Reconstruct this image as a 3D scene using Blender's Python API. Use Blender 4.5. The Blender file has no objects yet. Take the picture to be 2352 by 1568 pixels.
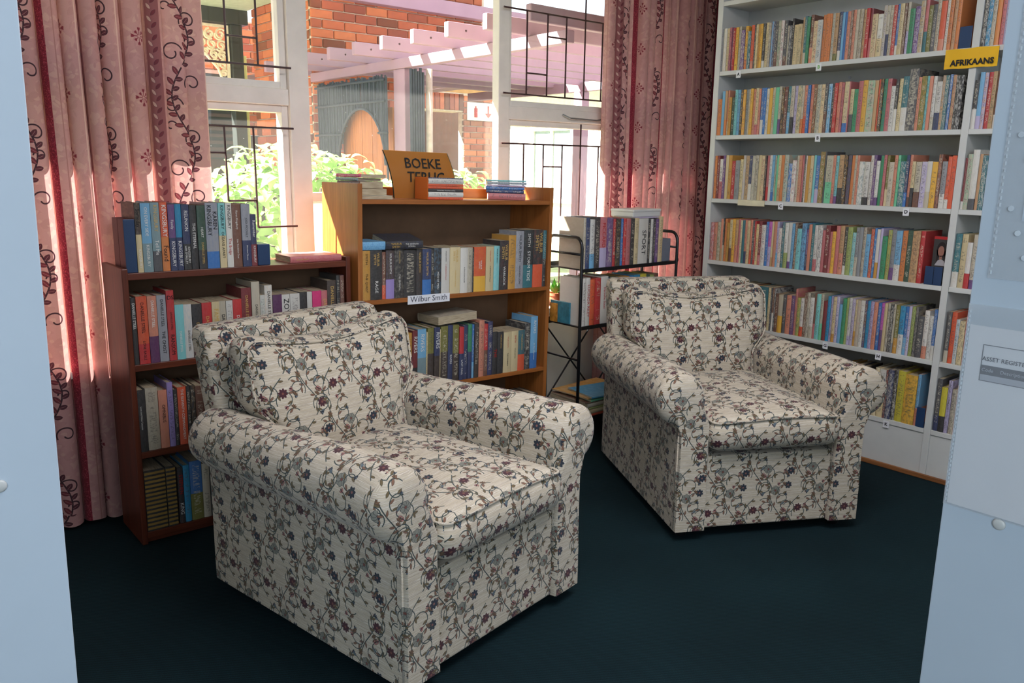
import bpy, bmesh, math, random
import numpy as np
from mathutils import Matrix, Vector
R = math.radians
C = bpy.context.scene.collection
rnd = random.Random(11)

# ------------------------------------------------------------------ camera, sky, sun, big lights, exposure
scene = bpy.context.scene
cam_d = bpy.data.cameras.new('camera'); cam = bpy.data.objects.new('camera', cam_d); C.objects.link(cam)
cam_d.sensor_width = 36.0; cam_d.lens = 1867.0 / 2352.0 * 36.0; cam_d.clip_start = 0.02
def camera_basis():
    f, cx, cy = 1867.0, 1176.0, 784.0
    ray = lambda p: Vector((p[0] - cx, p[1] - cy, f)).normalized()
    Y = ray((-420, 363)); X = ray((3461, 413)); X = (X - Y * X.dot(Y)).normalized(); Z = X.cross(Y)
    if Z.y > 0: Z = -Z
    return Matrix((X, Y, Z))           # room axes, seen from the camera
rb = camera_basis()
m3 = Matrix((rb.col[0], -rb.col[1], -rb.col[2])).transposed()
cam.matrix_world = Matrix.Translation((0, 0, 1.4)) @ m3.to_4x4()
scene.camera = cam

world = bpy.data.worlds.new('world'); scene.world = world; world.use_nodes = True
bg = world.node_tree.nodes['Background']
bg.inputs[0].default_value = (0.80, 0.90, 1.0, 1); bg.inputs[1].default_value = 1.8

sun_d = bpy.data.lights.new('sun', 'SUN'); sun_d.energy = 56.0; sun_d.angle = R(0.6); sun_d.color = (1.0, 0.95, 0.86)
sun = bpy.data.objects.new('sun', sun_d); C.objects.link(sun)
sun.rotation_euler = Vector((0.75, -0.67, -1.0)).to_track_quat('-Z', 'Y').to_euler()

def area_light(name, loc, aim, sx, sy, power, color):
    d = bpy.data.lights.new(name, 'AREA'); d.shape = 'RECTANGLE'; d.size = sx; d.size_y = sy; d.energy = power; d.color = color
    o = bpy.data.objects.new(name, d); C.objects.link(o); o.location = loc
    o.rotation_euler = (Vector(aim) - Vector(loc)).to_track_quat('-Z', 'Y').to_euler()
    return o
# daylight from the hall's other windows, behind the photographer
area_light('rear_window_daylight', (-1.6, -2.2, 1.9), (2.0, 2.0, 0.7), 2.6, 1.5, 88.0, (0.70, 0.84, 1.0))
area_light('side_window_daylight', (2.6, -2.6, 2.0), (2.4, 2.0, 0.8), 1.8, 1.2, 16.0, (0.68, 0.84, 1.0))
# overhead fill light, added for the cool top light; no fitting is known
area_light('ceiling_lamp', (1.7, 0.9, 2.70), (1.7, 0.9, 0.0), 1.5, 1.2, 55.0, (0.96, 0.93, 1.0))

vs = scene.view_settings
vs.view_transform = 'Standard'; vs.look = 'None'; vs.gamma = 1.0; vs.use_curve_mapping = False; vs.exposure = 0.0
scene.cycles.use_denoising = True
scene.cycles.max_bounces = 9; scene.cycles.diffuse_bounces = 4; scene.cycles.glossy_bounces = 3
scene.cycles.transparent_max_bounces = 12; scene.cycles.sample_clamp_indirect = 6.0
scene.cycles.caustics_reflective = False; scene.cycles.caustics_refractive = False

# ------------------------------------------------------------------ helpers
def lin(c):
    return tuple((x / 255.0 / 12.92) if x <= 10 else ((x / 255.0 + 0.055) / 1.055) ** 2.4 for x in c)

class MB:
    """collects faces and links them as one mesh object"""
    def __init__(s): s.v = []; s.f = []; s.uv = []; s.att = []; s.mi = []
    def add(s, verts, faces, uvs=None, att=None, mi=0):
        o = len(s.v); s.v.extend([tuple(p) for p in verts])
        for i, fc in enumerate(faces):
            s.f.append(tuple(o + k for k in fc)); s.uv.append(uvs[i] if uvs else None); s.att.append(att); s.mi.append(mi)
        return s
    def box(s, a, b, att=None, mi=0, M=None):
        x0, y0, z0 = a; x1, y1, z1 = b
        v = [(x0, y0, z0), (x1, y0, z0), (x1, y1, z0), (x0, y1, z0), (x0, y0, z1), (x1, y0, z1), (x1, y1, z1), (x0, y1, z1)]
        if M is not None: v = [tuple(M @ Vector(p)) for p in v]
        return s.add(v, [(0, 3, 2, 1), (4, 5, 6, 7), (0, 1, 5, 4), (1, 2, 6, 5), (2, 3, 7, 6), (3, 0, 4, 7)], att=att, mi=mi)
    def tube(s, pts, r, n=8, closed=False, att=None, mi=0, caps=True):
        pts = [Vector(p) for p in pts]; m = len(pts); rings = []; up = None
        for i, p in enumerate(pts):
            a = pts[(i - 1) % m] if (closed or i > 0) else p; b = pts[(i + 1) % m] if (closed or i < m - 1) else p
            d = (b - a).normalized()
            if up is None:
                up = Vector((0, 0, 1)) if abs(d.z) < 0.9 else Vector((1, 0, 0))
            up = (up - d * up.dot(d))
            if up.length < 1e-6: up = Vector((1, 0, 0)) if abs(d.x) < .9 else Vector((0, 1, 0)); up = up - d * up.dot(d)
            up.normalize(); q = d.cross(up)
            rr = r[i] if isinstance(r, (list, tuple)) else r
            rings.append([p + (up * math.cos(t) + q * math.sin(t)) * rr for t in (2 * math.pi * k / n for k in range(n))])
        s.loft(rings, closed_u=True, closed_v=closed, caps=caps and not closed, att=att, mi=mi)
        return s
    def loft(s, rings, closed_u=True, closed_v=False, caps=False, att=None, uvs=None, mi=0):
        n = len(rings[0]); m = len(rings); v = [p for r_ in rings for p in r_]; f = []; fu = []
        for j in range(m if closed_v else m - 1):
            for i in range(n if closed_u else n - 1):
                k = (j + 1) % m; i2 = (i + 1) % n
                f.append((j * n + i, j * n + i2, k * n + i2, k * n + i))
                if uvs:
                    u1 = uvs[j]; u2 = uvs[k]
                    fu.append((u1[i], u1[i + 1 if i + 1 < len(u1) else i2], u2[i + 1 if i + 1 < len(u2) else i2], u2[i]))
                else: fu.append(None)
        if caps:
            f.append(tuple(range(n - 1, -1, -1))); f.append(tuple((m - 1) * n + i for i in range(n))); fu += [None, None]
        return s.add(v, f, fu, att, mi)
    def build(s, name, mat, parent=None, M=None, smooth=False, bevel=0.0, boxuv=False, kind=None, segs=2, auto=None, weld=False):
        me = bpy.data.meshes.new(name); me.from_pydata(s.v, [], s.f); me.validate(clean_customdata=False)
        for m_ in (mat if isinstance(mat, (list, tuple)) else [mat]): me.materials.append(m_)
        if len(me.polygons) == len(s.f):
            if boxuv or any(u for u in s.uv):
                lay = me.uv_layers.new(name='UVMap').data
                for p, u in zip(me.polygons, s.uv):
                    n = p.normal
                    for k, li in enumerate(p.loop_indices):
                        if u: lay[li].uv = u[k]
                        elif boxuv:
                            c = me.vertices[me.loops[li].vertex_index].co
                            ax = max(range(3), key=lambda q: abs(n[q]) * (1.05 if q == 1 else 1.0))
                            lay[li].uv = (c.y, c.z) if ax == 0 else (c.x, c.z) if ax == 1 else (c.x, c.y)
            if any(a for a in s.att):
                for key in ('col', 'acc', 'par'):
                    at = me.attributes.new(key, 'FLOAT_COLOR', 'FACE')
                    at.data.foreach_set('color', [x for a in s.att for x in (a[key] if a else (0, 0, 0, 0))])
            me.polygons.foreach_set('material_index', s.mi)
        if weld:
            bm = bmesh.new(); bm.from_mesh(me); bmesh.ops.remove_doubles(bm, verts=bm.verts, dist=1e-5); bm.to_mesh(me); bm.free()
        if smooth: me.polygons.foreach_set('use_smooth', [True] * len(me.polygons))
        me.update()
        o = bpy.data.objects.new(name, me); C.objects.link(o)
        if M is not None: o.matrix_world = M
        if parent is not None: o.parent = parent
        if smooth and auto is not None:
            try: me.set_sharp_from_angle(angle=R(auto))
            except Exception: pass
        if bevel:
            b = o.modifiers.new('edge', 'BEVEL'); b.width = bevel; b.segments = segs; b.limit_method = 'ANGLE'
        if kind: o['kind'] = kind
        return o

def empty(name, M=None):
    o = bpy.data.objects.new(name, None); C.objects.link(o); o.empty_display_size = 0.05
    if M is not None: o.matrix_world = M if isinstance(M, Matrix) else Matrix.Translation(M)
    return o
def tag(o, label, cat, group=None, kind=None):
    o['label'] = label; o['category'] = cat
    if group: o['group'] = group
    if kind: o['kind'] = kind
    return o
def struct(o): o['kind'] = 'structure'; return o
def copy_tree(o, parent=None):
    c = o.copy(); C.objects.link(c)
    if parent is not None: c.parent = parent
    for ch in list(o.children): copy_tree(ch, c)
    return c
ORD = ('first second third fourth fifth sixth seventh eighth ninth tenth eleventh twelfth thirteenth fourteenth fifteenth sixteenth seventeenth '
       'eighteenth nineteenth twentieth').split() + ['twenty-' + w for w in 'first second third fourth fifth sixth seventh eighth ninth'.split()] + ['thirtieth']

# ------------------------------------------------------------------ materials
class Nodes:
    def __init__(s, name):
        s.m = bpy.data.materials.new(name); s.m.use_nodes = True; s.t = s.m.node_tree; s.t.nodes.clear()
        s.out = s.t.nodes.new('ShaderNodeOutputMaterial')
    def n(s, typ, props=None, **ins):
        x = s.t.nodes.new('ShaderNode' + typ)
        for k, v in (props or {}).items(): setattr(x, k, v)
        for k, v in ins.items():
            sock = x.inputs[int(k[1:])] if k[0] == 'i' and k[1:].isdigit() else x.inputs[k.replace('_', ' ')]
            if isinstance(v, bpy.types.NodeSocket): s.t.links.new(v, sock)
            else: sock.default_value = v
        return x
    def math(s, op, a, b=0.0, c=0.0): return s.n('Math', {'operation': op}, i0=a, i1=b, i2=c).outputs[0]
    def mix(s, f, a, b, mode='MIX'):
        x = s.n('MixRGB', {'blend_type': mode}, Fac=f, Color1=a, Color2=b); return x.outputs[0]
    def ramp(s, f, stops):
        x = s.n('ValToRGB', None, Fac=f); e = x.color_ramp.elements
        while len(e) < len(stops): e.new(0.5)
        for k, (p, c) in enumerate(stops): e[k].position = p; e[k].color = c if len(c) == 4 else (*c, 1)
        return x.outputs[0]
    def surface(s, sh): s.t.links.new(sh, s.out.inputs['Surface']); return s.m
    def bsdf(s, color, rough=0.6, bump=None, bump_s=0.2, bump_d=0.002, **kw):
        p = s.n('BsdfPrincipled', None, Base_Color=color, Roughness=rough, **kw)
        if bump is not None:
            b = s.n('Bump', None, Strength=bump_s, Distance=bump_d, Height=bump); s.t.links.new(b.outputs[0], p.inputs['Normal'])
        return p.outputs[0]
def c4(c): return (*lin(c), 1.0)
_pc = {}
def plain(name, rgb, rough=0.6, var=0.06, scale=14.0, bump=0.0, metal=0.0, spec=0.5, stretch=None):
    """a plainly coloured surface with faint uneven tone and grain"""
    if name in _pc: return _pc[name]
    N = Nodes(name); co = N.n('TexCoord').outputs['Object']
    if stretch: co = N.n('Mapping', None, Vector=co, Scale=stretch).outputs[0]
    no = N.n('TexNoise', None, Vector=co, Scale=scale, Detail=4.0, Roughness=0.6).outputs[0]
    base = c4(rgb)
    dk = tuple(x * (1 - var * 2) for x in base[:3]) + (1,); lt = tuple(min(1, x * (1 + var * 2)) for x in base[:3]) + (1,)
    col = N.ramp(no, [(0.3, dk), (0.7, lt)])
    _pc[name] = N.surface(N.bsdf(col, rough, no if bump else None, bump, 0.002, Metallic=metal, Specular_IOR_Level=spec))
    return _pc[name]
def wood(name, dark, light, rough=0.45, axis='z', scale=1.0):
    N = Nodes(name); co = N.n('TexCoord').outputs['Object']
    sc = {'z': (14, 14, 0.9), 'x': (0.9, 14, 14), 'y': (14, 0.9, 14)}[axis]
    mp = N.n('Mapping', None, Vector=co, Scale=tuple(x * scale for x in sc)).outputs[0]
    n1 = N.n('TexNoise', None, Vector=mp, Scale=2.2, Detail=6.0, Roughness=0.65, Distortion=0.6).outputs[0]
    mp2 = N.n('Mapping', None, Vector=co, Scale=tuple(x * scale * 6 for x in sc)).outputs[0]
    n2 = N.n('TexNoise', None, Vector=mp2, Scale=3.0, Detail=3.0).outputs[0]
    f = N.math('ADD', N.math('MULTIPLY', n1, 0.75), N.math('MULTIPLY', n2, 0.25))
    col = N.ramp(f, [(0.32, c4(dark)), (0.68, c4(light))])
    return N.surface(N.bsdf(col, rough, f, 0.08, 0.001))
def cloth_image(name, px, w, h, path):
    im = bpy.data.images.new(name, w, h, alpha=False); im.colorspace_settings.name = 'sRGB'
    a = np.ones((h, w, 4), np.float32); a[..., :3] = np.clip(px, 0, 1); im.pixels.foreach_set(a.ravel()); im.update(); im.pack()
    return im

class Draw:
    """draws a repeating textile design, in centimetres, into a pixel grid"""
    def __init__(s, W, H, res, ground):
        s.W, s.H, s.r = W, H, res; s.w, s.h = int(W * res), int(H * res); s.a = np.zeros((s.h, s.w, 3), np.float32); s.a[:] = np.array(ground) / 255.0
    def _paint(s, x0, x1, y0, y1, sdf, col, alpha=1.0):
        col = np.array(col) / 255.0; r = s.r
        i0, i1 = int(math.floor(x0 * r)) - 1, int(math.ceil(x1 * r)) + 2; j0, j1 = int(math.floor(y0 * r)) - 1, int(math.ceil(y1 * r)) + 2
        X, Y = np.meshgrid((np.arange(i0, i1) + .5) / r, (np.arange(j0, j1) + .5) / r)
        m = np.clip(0.5 - sdf(X, Y) * r, 0, 1)[..., None] * alpha
        ii = np.arange(i0, i1) % s.w; jj = np.arange(j0, j1) % s.h
        sub = s.a[np.ix_(jj, ii)]; s.a[np.ix_(jj, ii)] = sub * (1 - m) + col * m
    def line(s, pts, wd, col, alpha=1.0):
        P = np.array(pts, float); wd = wd if isinstance(wd, (list, tuple)) else [wd] * len(P)
        x0, y0 = P.min(0) - 1; x1, y1 = P.max(0) + 1
        def sdf(X, Y):
            d = np.full(X.shape, 9.0)
            for k in range(len(P) - 1):
                ax, ay = P[k]; bx, by = P[k + 1]; L = (bx - ax) ** 2 + (by - ay) ** 2 + 1e-9
                t = np.clip(((X - ax) * (bx - ax) + (Y - ay) * (by - ay)) / L, 0, 1)
                d = np.minimum(d, np.hypot(X - ax - t * (bx - ax), Y - ay - t * (by - ay)) - (wd[k] + t * (wd[k + 1] - wd[k])) / 2)
            return d
        s._paint(x0, x1, y0, y1, sdf, col, alpha)
    def leaf(s, x, y, ang, L, wd, col, edge=None, ew=0.08, vein=None):
        """a pointed leaf growing from (x, y)"""
        ca, sa = math.cos(ang), math.sin(ang); mx, my = x + ca * L / 2, y + sa * L / 2; hw = wd / 2; rr = (hw * hw + L * L / 4) / (2 * hw); off = rr - hw
        def mk(g):
            def sdf(X, Y):
                u = (X - mx) * ca + (Y - my) * sa; v = -(X - mx) * sa + (Y - my) * ca
                return np.maximum(np.hypot(u, v + off), np.hypot(u, v - off)) - rr - g
            return sdf
        q = L / 2 + 0.3
        if edge is not None: s._paint(mx - q, mx + q, my - q, my + q, mk(ew), edge)
        s._paint(mx - q, mx + q, my - q, my + q, mk(0), col)
        if vein is not None: s.line([(x, y), (x + ca * L * .8, y + sa * L * .8)], 0.07, vein)
    def disc(s, x, y, r, col): s._paint(x - r, x + r, y - r, y + r, lambda X, Y: np.hypot(X - x, Y - y) - r, col)
    def flower(s, x, y, r, n, col, edge, core, rot=0.0, fat=0.75, r0=0.25):
        for k in range(n):
            a = rot + 2 * math.pi * k / n; w = 2 * math.pi * r / n * fat
            s.leaf(x + math.cos(a) * r * r0, y + math.sin(a) * r * r0, a, r * (1 - r0), w, col, edge, 0.07)
        s.disc(x, y, r * 0.22, core)
    def arc(s, cx, cy, r0, r1, a0, a1, wd, col, n=22):
        P = [(cx + (r0 + (r1 - r0) * k / n) * math.cos(a0 + (a1 - a0) * k / n), cy + (r0 + (r1 - r0) * k / n) * math.sin(a0 + (a1 - a0) * k / n)) for k in range(n + 1)]
        s.line(P, wd, col); return P

def armchair_cloth():
    W, H = 17.0, 26.5; d = Draw(W, H, 26, (192, 179, 156)); g = np.random.default_rng(3)
    for k in range(1100):          # slubs of the weave
        x, y, L = g.uniform(0, W), g.uniform(0, H), g.uniform(1.5, 6); t = g.uniform(0.03, 0.09)
        d.line([(x, y), (x + L, y + g.uniform(-.03, .03))], t, (226, 220, 210) if k % 2 else (160, 148, 134), 0.6)
    st = (54, 66, 64); olive = (104, 88, 58); rust = (124, 90, 70); burg = (68, 28, 38); navy = (34, 42, 54); grey = (130, 130, 118); dark = (34, 36, 38); pink = (168, 112, 104)
    def leafs(P, pick):
        for (k, side) in pick:
            k = min(k, len(P) - 2); x, y = P[k]; a = math.atan2(P[k + 1][1] - y, P[k + 1][0] - x) + side * 0.75
            d.leaf(x, y, a, 1.6, 0.58, olive if (k + (side > 0)) % 2 else rust, dark, 0.05)
    def vine(cx, cy, flip, ph):
        sx = -1 if flip else 1
        T = lambda pts: [(cx + sx * x, cy + y) for x, y in pts]
        def arc(ax, ay, r0, r1, a0, a1, w=0.25, n=24):
            P = T([(ax + (r0 + (r1 - r0) * k / n) * math.cos(a0 + (a1 - a0) * k / n), ay + (r0 + (r1 - r0) * k / n) * math.sin(a0 + (a1 - a0) * k / n)) for k in range(n + 1)])
            d.line(P, w, st); return P
        return arc, T, sx
    # the two main stems of the repeat, each an S with scrolls turning off it
    for cx, cy, fl in ((2.5, 0.0, False), (11.0, 13.25, False)):
        arc, T, sx = vine(cx, cy, fl, 0)
        main = T([(3.0 * math.sin(2 * math.pi * t / 26.5 + .4) + 0.8 * math.sin(4 * math.pi * t / 26.5), t) for t in np.linspace(0, 26.5, 60)])
        d.line(main, 0.27, st); leafs(main, [(4, 1), (9, -1), (15, 1), (22, -1), (28, 1), (33, -1), (39, 1), (46, -1), (52, 1), (57, -1)])
        for (ax, ay, r0, r1, a0, a1, pk) in ((4.6, 4.2, 2.9, 2.2, 3.5, -1.3, [(4, -1), (10, 1), (17, -1)]), (-2.6, 9.4, 2.5, 1.8, -0.6, 4.0, [(5, 1), (12, -1), (19, 1)]),
                                             (3.4, 12.6, 2.3, 1.5, 3.9, -0.9, [(4, -1), (12, 1)]), (-3.6, 16.6, 2.8, 2.0, -0.5, 4.2, [(6, 1), (13, -1), (20, 1)]),
                                             (1.6, 20.2, 2.7, 1.9, 3.6, -1.2, [(5, -1), (13, 1), (19, -1)]), (-4.0, 23.4, 2.1, 1.4, -0.4, 4.0, [(7, 1), (15, -1)]), (6.2, 9.0, 2.4, 1.6, 2.6, -2.2, [(5, -1), (14, 1)]), (-5.0, 2.2, 2.4, 1.6, 0.6, 5.2, [(5, 1), (13, -1)]), (5.4, 24.0, 2.5, 1.7, 2.4, -2.3, [(6, -1), (15, 1)])):
            P = arc(ax, ay, r0, r1, a0, a1); leafs(P, pk)
            x, y = P[-1]; a = math.atan2(P[-1][1] - P[-3][1], P[-1][0] - P[-3][0])
            kind = int(abs(ax * 7 + ay)) % 3
            if kind == 0:
                d.leaf(x, y, a, 1.5, 0.62, (96, 112, 120), dark, 0.07, dark); d.leaf(x + math.cos(a) * 1.4, y + math.sin(a) * 1.4, a + .5, .6, .2, burg); d.leaf(x + math.cos(a) * 1.4, y + math.sin(a) * 1.4, a - .5, .6, .2, burg)
            elif kind == 1:
                for da in (-.5, 0, .5): d.leaf(x, y, a + da, 1.2, 0.42, pink if da else burg, dark, 0.05)
            else:
                for da in (-.55, .0, .55): d.leaf(x, y, a + da, 1.0, 0.4, navy if da else (90, 104, 116), dark, 0.04)
        F = [(4.8, 4.4, 1.75, 8, burg, burg, (120, 70, 60)), (-2.6, 9.6, 1.6, 7, navy, navy, (128, 84, 76)), (0.6, 15.8, 1.85, 8, grey, dark, (116, 66, 56)), (5.3, 17.6, 1.6, 7, navy, navy, (128, 84, 76)), (5.8, 10.6, 1.7, 8, grey, dark, (116, 66, 56)), (1.2, 22.2, 1.7, 8, burg, burg, (120, 70, 60))]
        for k, (x, y, r_, n, c_, e_, co) in enumerate(F):
            if (k in (0, 2, 3)) == (cx < 5):
                xx, yy = T([(x, y)])[0]; d.flower(xx, yy, r_ * .9, n, c_, e_ if c_ == grey else None, co, 0.3 + k, 0.95 if c_ == grey else 0.62, .25 if c_ == grey else .16)
        for (x, y) in ((3.6, 8.0), (-1.8, 13.4), (4.6, 21.4), (-5.2, 20.2), (-4.8, 4.6)):
            xx, yy = T([(x, y)])[0]
            for k in range(5): d.leaf(xx, yy, -0.4 + k * 0.62, 1.05, 0.36, (122, 88, 62) if k % 2 else (96, 72, 50), dark, 0.03)
    return cloth_image('armchair_cloth', d.a, d.w, d.h, None), W / 100 * 1.12, H / 100 * 1.12

def curtain_cloth():
    W, H = 50.0, 40.0; d = Draw(W, H, 14, (202, 152, 148)); g = np.random.default_rng(5)
    for k in range(700):
        x, y = g.uniform(0, W), g.uniform(0, H); d.leaf(x, y, g.uniform(0, 6.3), g.uniform(1, 4), g.uniform(.6, 2.2), (210, 164, 156) if k % 2 else (196, 146, 142)) if k % 3 else None
    band = lambda x0, x1, c, al=1.0: d._paint(x0, x1, 0, H - .1, lambda X, Y: np.maximum(x0 - X, X - x1), c, al)
    band(20.0, 23.6, (138, 34, 52)); band(40.4, 46.0, (150, 92, 94)); band(16.9, 17.5, (226, 190, 176)); band(26.2, 26.6, (180, 128, 122)); band(38.6, 39.2, (226, 190, 176))
    for k in range(900):
        x, y = g.uniform(20.1, 23.5), g.uniform(0, H); d.disc(x, y, g.uniform(.08, .2), (176, 70, 84) if k % 2 else (112, 22, 42))
    ink = (64, 38, 46); lf = (124, 52, 60); lf2 = (92, 44, 54)
    main = [(8.2 + 3.6 * math.sin(2 * math.pi * t / 40.0), t) for t in np.linspace(0, 40, 70)]; d.line(main, 0.5, ink)
    for cx, cy, r0, r1, a0, a1 in ((5.4, 5.0, 3.6, 1.2, 0.4, 6.6), (11.6, 16.0, 3.4, 1.0, 3.5, -2.6), (4.8, 27.0, 3.4, 1.1, 0.2, 6.0), (12.2, 35.0, 3.2, 1.0, 3.6, -2.4), (12.6, 9.0, 2.0, .8, 3.0, -1.8), (3.8, 20.0, 2.0, .8, 0.2, 4.6)):
        d.arc(cx, cy, r0, r1, a0, a1, 0.46, ink, 34)
    for k in range(2, 68, 3):
        x, y = main[k]; a = math.atan2(main[k + 1][1] - y, main[k + 1][0] - x); sd = 1 if (k // 3) % 2 else -1
        d.leaf(x, y, a + sd * 1.0, 3.0 if k % 2 else 2.4, 1.35, lf if k % 2 else lf2, ink, 0.12, (214, 178, 168))
    for y in (5.0, 25.0):
        for k in range(8):
            a = k * math.pi / 4; L = 2.9 if k % 2 == 0 else 2.1
            d.line([(32.0 + math.cos(a) * .5, y + 4 + math.sin(a) * .5), (32.0 + math.cos(a) * L * .8, y + 4 + math.sin(a) * L * .8)], 0.22, (126, 40, 54))
            for da in (-.35, 0, .35): d.leaf(32.0 + math.cos(a) * L * .55, y + 4 + math.sin(a) * L * .55, a + da, L * .5, .45, (134, 44, 58))
    for k in range(20):
        y = k * 2.0; d.leaf(43.2, y, 1.57 + (.7 if k % 2 else -.7), 2.5, 1.0, (206, 166, 156) if k % 2 else (118, 52, 62), ink, 0.05)
    return cloth_image('curtain_cloth', d.a, d.w, d.h, None), W / 100, H / 100

def cloth_material(name, im, W, H, rough, translucent, weave, dim=1.0):
    N = Nodes(name); uv = N.n('UVMap').outputs[0]
    mp = N.n('Mapping', None, Vector=uv, Scale=(1 / W, 1 / H, 1)).outputs[0]
    tx = N.n('TexImage', {'image': im}, Vector=mp).outputs[0]
    mp2 = N.n('Mapping', None, Vector=uv, Scale=weave).outputs[0]
    no = N.n('TexNoise', None, Vector=mp2, Scale=1.0, Detail=3.0).outputs[0]
    col = N.mix(0.5, tx, N.ramp(no, [(0.3, (0.82 * dim, 0.82 * dim, 0.82 * dim)), (0.7, (1.0 * dim, 1.0 * dim, 1.0 * dim))]), 'MULTIPLY')
    p = N.bsdf(col, rough, no, 0.25, 0.0012, Sheen_Weight=0.15)
    if not translucent: return N.surface(p)
    tr = N.n('BsdfTranslucent', None, Color=col).outputs[0]
    return N.surface(N.n('MixShader', None, i0=translucent, i1=p, i2=tr).outputs[0])
_im, _w, _h = armchair_cloth(); M_FAB = cloth_material('floral_upholstery', _im, _w, _h, 0.85, 0, (60, 900, 1))
_im, _w, _h = curtain_cloth(); CW = _w * 1.1; M_CUR = cloth_material('printed_curtain', _im, CW, _h * 1.1, 0.8, 0.2, (500, 500, 1))

def carpet_material():
    N = Nodes('ribbed_carpet'); co = N.n('TexCoord').outputs['Object']
    n1 = N.n('TexNoise', None, Vector=co, Scale=2.0, Detail=3.0).outputs[0]
    n2 = N.n('TexNoise', None, Vector=co, Scale=420.0, Detail=2.0).outputs[0]
    wv = N.n('TexWave', {'bands_direction': 'DIAGONAL'}, Vector=co, Scale=55.0, Distortion=1.2, Detail=2.0).outputs[1]
    f = N.math('ADD', N.math('MULTIPLY', n2, 0.6), N.math('ADD', N.math('MULTIPLY', n1, 0.25), N.math('MULTIPLY', wv, 0.2)))
    col = N.ramp(f, [(0.32, c4((7, 18, 21))), (0.62, c4((17, 38, 43))), (0.85, c4((34, 62, 68)))])
    return N.surface(N.bsdf(col, 0.95, f, 0.5, 0.003, Specular_IOR_Level=0.15))
def glass_material(name, tint, dirt):
    N = Nodes(name); co = N.n('TexCoord').outputs['Object']
    no = N.n('TexNoise', None, Vector=co, Scale=130.0, Detail=1.0).outputs[0]
    n2 = N.n('TexNoise', None, Vector=co, Scale=2.5, Detail=3.0).outputs[0]
    speck = N.math('MULTIPLY', N.math('GREATER_THAN', no, 0.80), 0.16)
    f = N.math('ADD', speck, N.math('MULTIPLY', n2, dirt))
    g = N.n('BsdfGlossy', None, Color=(1, 1, 1, 1), Roughness=0.02).outputs[0]
    t = N.n('BsdfTransparent', None, Color=tint).outputs[0]
    fr = N.math('MULTIPLY_ADD', N.math('POWER', N.n('LayerWeight', None, Blend=0.5).outputs['Facing'], 4.0), 0.5, 0.02)
    a = N.n('MixShader', None, i0=fr, i1=t, i2=g).outputs[0]
    d = N.n('BsdfTranslucent', None, Color=(.9, .9, .88, 1)).outputs[0]
    return N.surface(N.n('MixShader', None, i0=f, i1=a, i2=d).outputs[0])
def plastic_sleeve_material():
    N = Nodes('clear_plastic'); co = N.n('TexCoord').outputs['Object']
    no = N.n('TexNoise', None, Vector=co, Scale=18.0, Detail=2.0).outputs[0]
    g = N.bsdf((0.75, 0.78, 0.8, 1), 0.15, no, 0.3, 0.004)
    t = N.n('BsdfTransparent', None, Color=(1, 1, 1, 1)).outputs[0]
    return N.surface(N.n('MixShader', None, i0=0.16, i1=t, i2=g).outputs[0])
def book_material():
    """cloth and paper covers: colours come with each book; a printed title is suggested on the spine"""
    N = Nodes('book_cover'); at = lambda k: N.n('Attribute', {'attribute_name': k, 'attribute_type': 'GEOMETRY'})
    col, acc, par = at('col'), at('acc'), at('par')
    uv = N.n('SeparateXYZ', None, Vector=N.n('UVMap').outputs[0]); u, v = uv.outputs[0], uv.outputs[1]
    ps = N.n('SeparateColor', None, Color=par.outputs['Color']).outputs; isp, rn, txt = ps[0], ps[1], ps[2]
    split, mott = col.outputs['Alpha'], acc.outputs['Alpha']
    off = N.math('MULTIPLY', rn, 91.0)
    def noise(su, sv, k):
        vec = N.n('CombineXYZ', None, X=N.math('MULTIPLY_ADD', u, su, off), Y=N.math('MULTIPLY', v, sv), Z=N.math('ADD', off, k)).outputs[0]
        return N.n('TexNoise', None, Vector=vec, Scale=1.0, Detail=3.0, Roughness=0.6).outputs[0]
    base = N.mix(N.math('LESS_THAN', v, split), col.outputs['Color'], acc.outputs['Color'])
    mo = N.math('MULTIPLY', N.math('SMOOTH_MIN', N.math('MULTIPLY', N.math('MAXIMUM', N.math('SUBTRACT', noise(5.0, 15.0, 3.0), 0.47), 0.0), 9.0), 1.0, 0.1), mott)
    base = N.mix(mo, base, acc.outputs['Color'])
    lum = N.n('RGBToBW', None, Color=col.outputs['Color']).outputs[0]
    ink = N.mix(N.math('GREATER_THAN', lum, 0.16), (0.62, 0.56, 0.42, 1), (0.05, 0.045, 0.05, 1))
    blk = N.math('GREATER_THAN', noise(0.0, 5.0, 11.0), 0.44)
    let = N.math('GREATER_THAN', noise(3.0, 58.0, 23.0), 0.53)
    win = N.math('MULTIPLY', N.math('MULTIPLY', N.math('GREATER_THAN', u, 0.22), N.math('LESS_THAN', u, 0.78)), N.math('MULTIPLY', N.math('GREATER_THAN', v, 0.1), N.math('LESS_THAN', v, 0.93)))
    k = N.math('MULTIPLY', N.math('MULTIPLY', N.math('MULTIPLY', blk, let), win), N.math('MULTIPLY', isp, txt))
    base = N.mix(N.math('MULTIPLY', k, 0.6), base, ink)
    wear = noise(6.0, 20.0, 41.0)
    base = N.mix(N.math('MULTIPLY', wear, 0.35), base, N.mix(0.5, base, (0.5, 0.46, 0.4, 1)))
    return N.surface(N.bsdf(base, 0.42, Specular_IOR_Level=0.45))
def lit_paper(name, rgb, tr):
    N = Nodes(name); co = N.n('TexCoord').outputs['Object']; no = N.n('TexNoise', None, Vector=co, Scale=9.0).outputs[0]
    col = N.mix(N.math('MULTIPLY', no, .15), c4(rgb), (1, .9, .7, 1))
    return N.surface(N.n('MixShader', None, i0=tr, i1=N.bsdf(col, .5), i2=N.n('BsdfTranslucent', None, Color=col).outputs[0]).outputs[0])
M_BOOK = book_material()
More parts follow.
